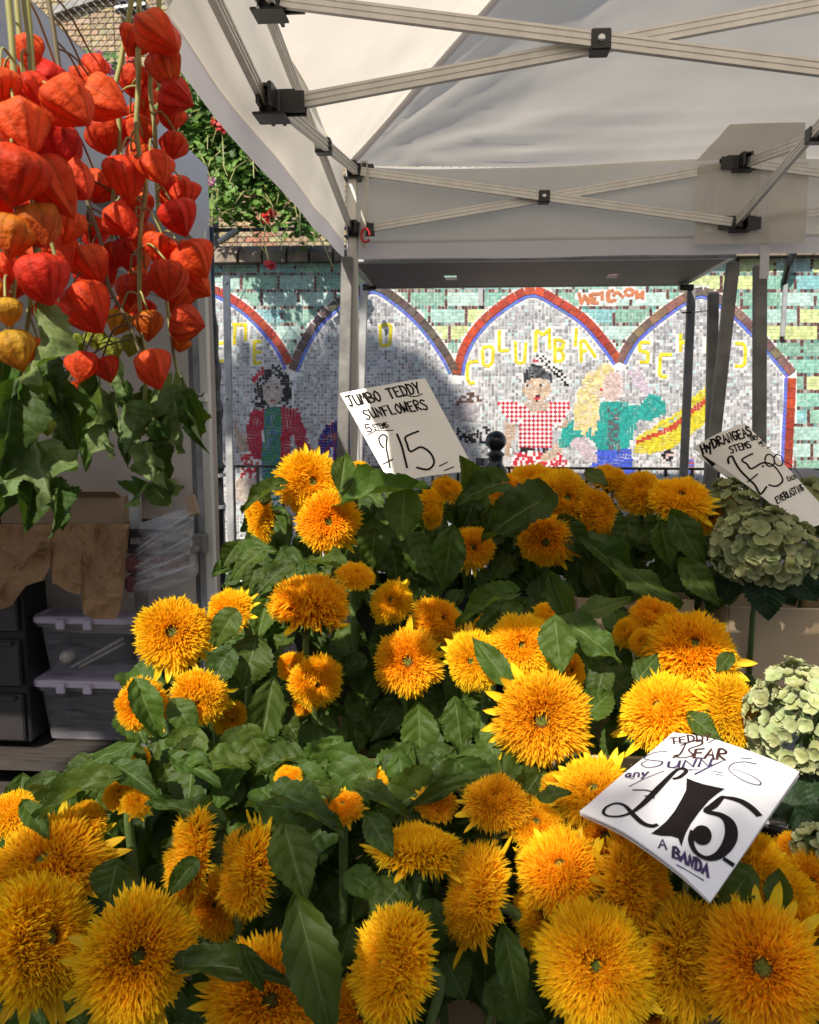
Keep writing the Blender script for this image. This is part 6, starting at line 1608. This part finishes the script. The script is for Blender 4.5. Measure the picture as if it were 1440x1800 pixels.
# px, py, size px, tip direction (degrees, 0 = right, 90 = down), depth, colour, stem index
LN = [
 (277, 64, 84, 60, .99, 'r', 0), (236, 72, 52, 120, 1.04, 'r', 0), (292, 122, 78, 80, 1.02, 'r', 0), (309, 172, 62, 40, 1.03, 'r', 1), (300, 206, 50, 85, 1.08, 'r', 1), (256, 172, 46, 90, 1.10, 'r', 1), (187, 174, 84, 20, .98, 'r', 2), (183, 240, 66, 80, 1.04, 'r', 2), (247, 228, 56, 100, 1.10, 'r', 1),
 (217, 312, 80, 75, 1.0, 'r', 0), (273, 297, 66, 60, .99, 'r', 1), (176, 330, 62, 120, 1.06, 'r', 2), (214, 392, 72, 60, 1.01, 'r', 0), (314, 384, 70, 80, .99, 'r', 1), (324, 345, 56, 70, 1.05, 'r', 1), (162, 405, 58, 100, 1.07, 'r', 3), (277, 436, 58, 100, 1.02, 'r', 0), (246, 360, 52, 90, 1.09, 'r', 0), (338, 462, 78, 60, 1.02, 'r', 1), (296, 492, 70, 80, .98, 'r', 0), (232, 410, 60, 90, 1.10, 'r', 3), (155, 468, 80, 70, .97, 'r', 3), (232, 508, 58, 90, 1.05, 'r', 0), (206, 450, 54, 95, 1.09, 'r', 3), (328, 570, 64, 20, 1.0, 'r', 1), (155, 540, 96, 60, .95, 'r', 3), (208, 568, 52, 95, 1.04, 'y', 0), (263, 572, 58, 95, 1.02, 'o', 0), (231, 606, 42, 90, 1.03, 'g', 0), (130, 606, 40, 170, 1.05, 'g', 3), (170, 598, 42, 100, 1.06, 'g', 3), (197, 614, 44, 80, 1.06, 'g', 0), (147, 643, 58, 85, .98, 'r', 3), (190, 648, 50, 60, 1.0, 'r', 3), (272, 648, 76, 70, .98, 'r', 0), (128, 692, 46, 70, 1.0, 'r', 3), (318, 606, 34, 90, 1.06, 'o', 1), (270, 752, 40, 90, 1.05, 'o', 0), (350, 500, 50, 50, 1.06, 'r', 1), (250, 545, 44, 95, 1.1, 'r', 0),
 (4, 152, 66, 90, .80, 'r', 4), (62, 168, 80, 70, .84, 'r', 5), (120, 188, 96, 40, .82, 'r', 6), (36, 226, 100, 60, .78, 'r', 4), (16, 306, 112, 90, .77, 'r', 4), (96, 330, 118, 60, .82, 'r', 5), (104, 262, 86, 70, .86, 'r', 6), (18, 412, 78, 95, .78, 'o', 4), (72, 402, 84, 60, .80, 'o', 5), (118, 398, 66, 100, .88, 'r', 6), (132, 318, 76, 60, .86, 'r', 6), (76, 492, 96, 80, .79, 'r', 5), (30, 478, 84, 90, .84, 'r', 4), (12, 548, 56, 80, .77, 'y', 4), (24, 614, 78, 75, .78, 'y', 4), (92, 556, 62, 90, .84, 'r', 5), (62, 618, 56, 100, .86, 'r', 5), (4, 470, 56, 90, .80, 'r', 4), (50, 90, 60, 90, .88, 'r', 5), (84, 752, 32, 90, .86, 'g', 5), (-20, 360, 90, 90, .80, 'r', 4), (-25, 520, 80, 90, .80, 'o', 4), (60, 250, 70, 90, .9, 'r', 5), (44, 360, 70, 90, .9, 'r', 4),
]
SM = [
 ([(246, -60), (243, 70), (243, 150), (240, 240), (256, 320), (247, 395), (245, 480), (247, 560), (256, 660), (250, 730)], 1.03, .0036, 'physstem', 'long green stem with a double column of orange-red lanterns, thickest of the right bunch'),
 ([(282, -60), (276, 60), (264, 150), (272, 230), (276, 330), (281, 420), (292, 520), (305, 620), (318, 680)], 1.06, .0032, 'physstem', 'green stem of red lanterns nearest the white gazebo'),
 ([(238, -60), (228, 20), (212, 110), (203, 160), (210, 240), (200, 330), (196, 420)], 1.05, .0036, 'physstem', 'bent green stem with a single pointed lantern halfway, left of the right bunch'),
 ([(78, -40), (92, 40), (106, 130), (128, 230), (152, 350), (176, 420), (190, 500), (222, 560), (246, 620)], .99, .0032, 'physstem2', 'brown slanting stem crossing from the left bunch to the right bunch'),
 ([(8, -60), (20, 60), (27, 200), (30, 340), (26, 480), (20, 560), (28, 700)], .82, .0034, 'physstem', 'green stem of big orange lanterns cut by the left edge'),
 ([(40, -60), (52, 60), (58, 180), (60, 300), (66, 420), (52, 540), (40, 640), (48, 740)], .84, .0036, 'physstem', 'thick green stem of dark red lanterns in the left bunch above the pale leaf'),
 ([(24, -60), (34, 60), (42, 130), (70, 250), (72, 360), (100, 470), (96, 600)], .88, .0030, 'physstem', 'rear green stem of the left bunch with wide sideways lanterns'),
]
random.seed(77)
for _ in range(34):
    px, py = U(150, 345), U(110, 560)
    if px > 150 + (py + 250) * .34: continue
    LN.append((px, py, U(46, 62), U(60, 120), U(1.06, 1.13), 'r', min((0, 1, 3), key=lambda k: abs({0: 245, 1: 285, 3: 170}[k] - px))))
for _ in range(10):
    LN.append((U(-10, 110), U(130, 560), U(60, 80), U(60, 110), U(.90, .96), 'r', random.choice((4, 5, 6))))
random.seed(31)
PH = []
for pts, Y, r_, ma, lab in SM:
    W_ = [at(x, y_, Y) for x, y_ in pts]
    t = thing('lantern_plant', W_[0], lab, 'physalis', 'dried lantern plants hanging head down')
    m = MB(); P = crom([tuple(q) for q in W_], 6); m.tube(P, [r_ * (1.15 if k % 9 == 0 else 1) * (1 - .35 * k / len(P)) for k in range(len(P))], 7); m.build('stem', MT[ma], t, True)
    PH.append((t, [Vector(q) for q in P], MB(), ma))
for k, (px, py, sz, ang, Y, c_, si) in enumerate(LN):
    t, P, sm, _ = PH[si]
    a = rad(ang + U(-14, 14)); dp = Vector((math.cos(a), -math.sin(a) * .0, 0))
    c = at(px, py, Y); S_ = sz * Y / F * .92
    d = Vector((math.cos(a), U(-.35, .25), -math.sin(a))).normalized()          # towards the tip
    z = -d; x = z.orthogonal().normalized(); y_ = z.cross(x); g = U(0, 6.28)
    x, y_ = x * math.cos(g) + y_ * math.sin(g), y_ * math.cos(g) - x * math.sin(g)
    top = c - d * S_ * .5
    lw = S_ * U(1.0, 1.16)
    inst('lantern', random.choice(CLS[c_]), t, frame(x, y_, z, top, (lw, lw, S_ * U(.98, 1.12))))
    q = min(P, key=lambda p: (p - top - Vector((0, 0, .02))).length)
    mid = (q + top) / 2 + Vector((0, -.006, .012))
    ms_ = MB(); ms_.tube([tuple(v) for v in crom([tuple(q), tuple(mid), tuple(top)], 4)], .0013, 5, cap=False); ms_.build('stalk', MT[_], t, True)
# wilted leaves at the bottom of the bunches: base, tip, width, depth, stem
WL = [
 (66, 552, 98, 694, 66, .80, 5, 1), (46, 722, 84, 888, 100, .80, 5, 4), (20, 700, 4, 860, 80, .80, 4, 1), (70, 780, 142, 856, 76, .82, 5, 3), (60, 840, 40, 936, 60, .84, 5, 2), (80, 850, 120, 930, 56, .84, 5, 0), (100, 860, 92, 944, 30, .80, 5, 2), (40, 660, 70, 760, 70, .86, 4, 4), (8, 620, -20, 780, 80, .82, 4, 1), (112, 700, 132, 800, 60, .88, 6, 5), (96, 690, 110, 830, 70, .90, 6, 1), (30, 800, 70, 900, 70, .86, 5, 5), (10, 830, 20, 920, 60, .86, 4, 3), (70, 650, 110, 720, 50, .88, 6, 4),
 (170, 680, 150, 770, 54, 1.0, 3, 0), (175, 680, 195, 800, 60, 1.0, 3, 1), (200, 690, 216, 770, 40, 1.02, 3, 2), (160, 740, 148, 810, 40, 1.02, 3, 3), (180, 750, 200, 805, 44, 1.0, 3, 4), (245, 720, 226, 795, 50, .99, 0, 1), (255, 780, 268, 865, 54, .97, 0, 3), (260, 790, 315, 850, 40, .98, 0, 1), (262, 850, 226, 888, 44, .98, 0, 0), (270, 855, 300, 890, 50, .98, 0, 4), (290, 840, 328, 860, 30, .98, 0, 2), (240, 770, 215, 815, 36, 1.0, 0, 5), (285, 690, 296, 760, 48, 1.02, 1, 1), (305, 680, 318, 800, 50, 1.0, 1, 4), (320, 690, 340, 760, 46, 1.02, 1, 3), (330, 700, 360, 775, 36, 1.0, 1, 0), (318, 660, 345, 720, 40, 1.04, 1, 5), (280, 720, 250, 770, 40, 1.04, 1, 2), (300, 730, 286, 800, 44, 1.02, 1, 5), (220, 690, 240, 740, 36, 1.06, 0, 4), (250, 690, 280, 730, 36, 1.06, 0, 0), (345, 740, 352, 790, 24, 1.0, 1, 2), (272, 740, 292, 800, 34, .99, 0, 3), (140, 690, 132, 740, 36, 1.02, 3, 5), (205, 640, 215, 700, 40, 1.06, 3, 1),
]
for (bx, by, tx, ty, wpx, Y, si, k) in WL:
    P0, P1 = at(bx, by, Y + U(-.01, .02)), at(tx, ty, Y + U(-.03, .03))
    place_leaf(PH[si][0], P0, P1, wpx * Y / F * 1.2, ((CAM - P0).normalized() + Vector((U(-.9, .9), U(-.2, .2), U(-.2, .3)))).normalized() * (-1 if (bx, by) == (46, 722) or random.random() < .4 else 1), WILT[k % 6])

# ------------------------------------------------------------------ unseen tree added behind the camera to shade the stall front and wall
random.seed(41)
tr = thing('added_shade_tree', (-4.6, -5.4, 0), 'unseen tree added behind the viewer to shade the stall front and wall', 'tree')
m = MB(); trunk = [(-4.6, -5.4, 0), (-4.5, -5.3, 2.5), (-4.3, -5.0, 4.5), (-4.1, -4.2, 6.2), (-3.8, -2.8, 7.6), (-3.6, -1.6, 8.7)]
m.tube(crom(trunk, 5), [.22 - .0075 * k for k in range(26)], 12); m.tube(crom([(-4.35, -5.1, 4.0), (-3.4, -4.9, 5.4), (-2.4, -4.6, 6.3), (-1.6, -4.5, 6.6)], 5), [.10 - .005 * k for k in range(16)], 8)
m.build('trunk', MT['bark'], tr, True)
cr = MB()
def crown(c, R_, n_, size=.075, gap=-.22):
    c = Vector(c)
    for _ in range(n_):
        d = Vector((random.gauss(0, 1), random.gauss(0, 1), random.gauss(0, 1))).normalized() * random.random() ** .4
        p = c + Vector((d.x * R_[0], d.y * R_[1], d.z * R_[2]))
        if noise.noise(p * 1.9) < gap: continue
        blobleaf(cr, p, U(.6, 1.2) * size, Vector((U(-1, 1), U(-1, 1), U(.2, 1))), jit((.06, .12, .03), .3))
def back_along(p, t): return Vector(p) - Vector((.4, 1, -1)) * t
TREE_FRONT = back_along((0.0, 1.0, .36), 5.5)
crown(TREE_FRONT, (1.9, .55, .62), 1500, .055, -.6)
TREE_WALL = back_along(wp(600, 760), 7.0)
crown(TREE_WALL, (.90, .5, .46), 2600)
o = cr.build('crown', MT['foliage'], tr); o['kind'] = 'stuff'

# ------------------------------------------------------------------ terrace of houses across the street, behind the viewer
tb_ = thing('terrace_house', (0, -13.2, 0), 'brick terrace across the street behind the viewer', 'building')
mm = MB()
xs = [-14 + 2.8 * k for k in range(11)]
for k in range(10):
    for (za, zb) in ((0, .9), (2.4, 4.0), (5.6, 7.6)): mm.box((xs[k] + 1.4, -13.3, (za + zb) / 2), (2.8, .3, zb - za))
    for (za, zb) in ((.9, 2.4), (4.0, 5.6)):
        mm.box((xs[k] + .4, -13.3, (za + zb) / 2), (.8, .3, zb - za)); mm.box((xs[k] + 2.4, -13.3, (za + zb) / 2), (.8, .3, zb - za))
mm.build('wall', mat('terrace_brick', (.24, .16, .11), .9, var=.4, vscale=6, bump=.4), tb_)
pane = MB(); pane.box((0, 0, 0), (1.18, .03, 1.48)); fr_ = MB()
for z_ in (-.74, 0, .74): fr_.box((0, .03, z_), (1.18, .05, .06))
for x_ in (-.56, .56): fr_.box((x_, .032, 0), (.06, .05, 1.42))
gl = mat('window_glass', (.02, .025, .03), .05, spec=.8); wf = mat('window_frame', (.7, .7, .68), .5)
pm = pane.mesh('window'); pm.materials.append(gl); fm = fr_.mesh('frame'); fm.materials.append(wf)
for k in range(10):
    for zc in (1.65, 4.8):
        w_ = bpy.data.objects.new('window', pm); COL.objects.link(w_); w_.parent = tb_; w_.location = (xs[k] + 1.4, -.05, zc)
        f_ = bpy.data.objects.new('frame', fm); COL.objects.link(f_); f_.parent = w_
m = MB(); m.box((0, -13.3, 7.7), (28.4, .5, .2)); m.build('parapet', MT['coping'], tb_)
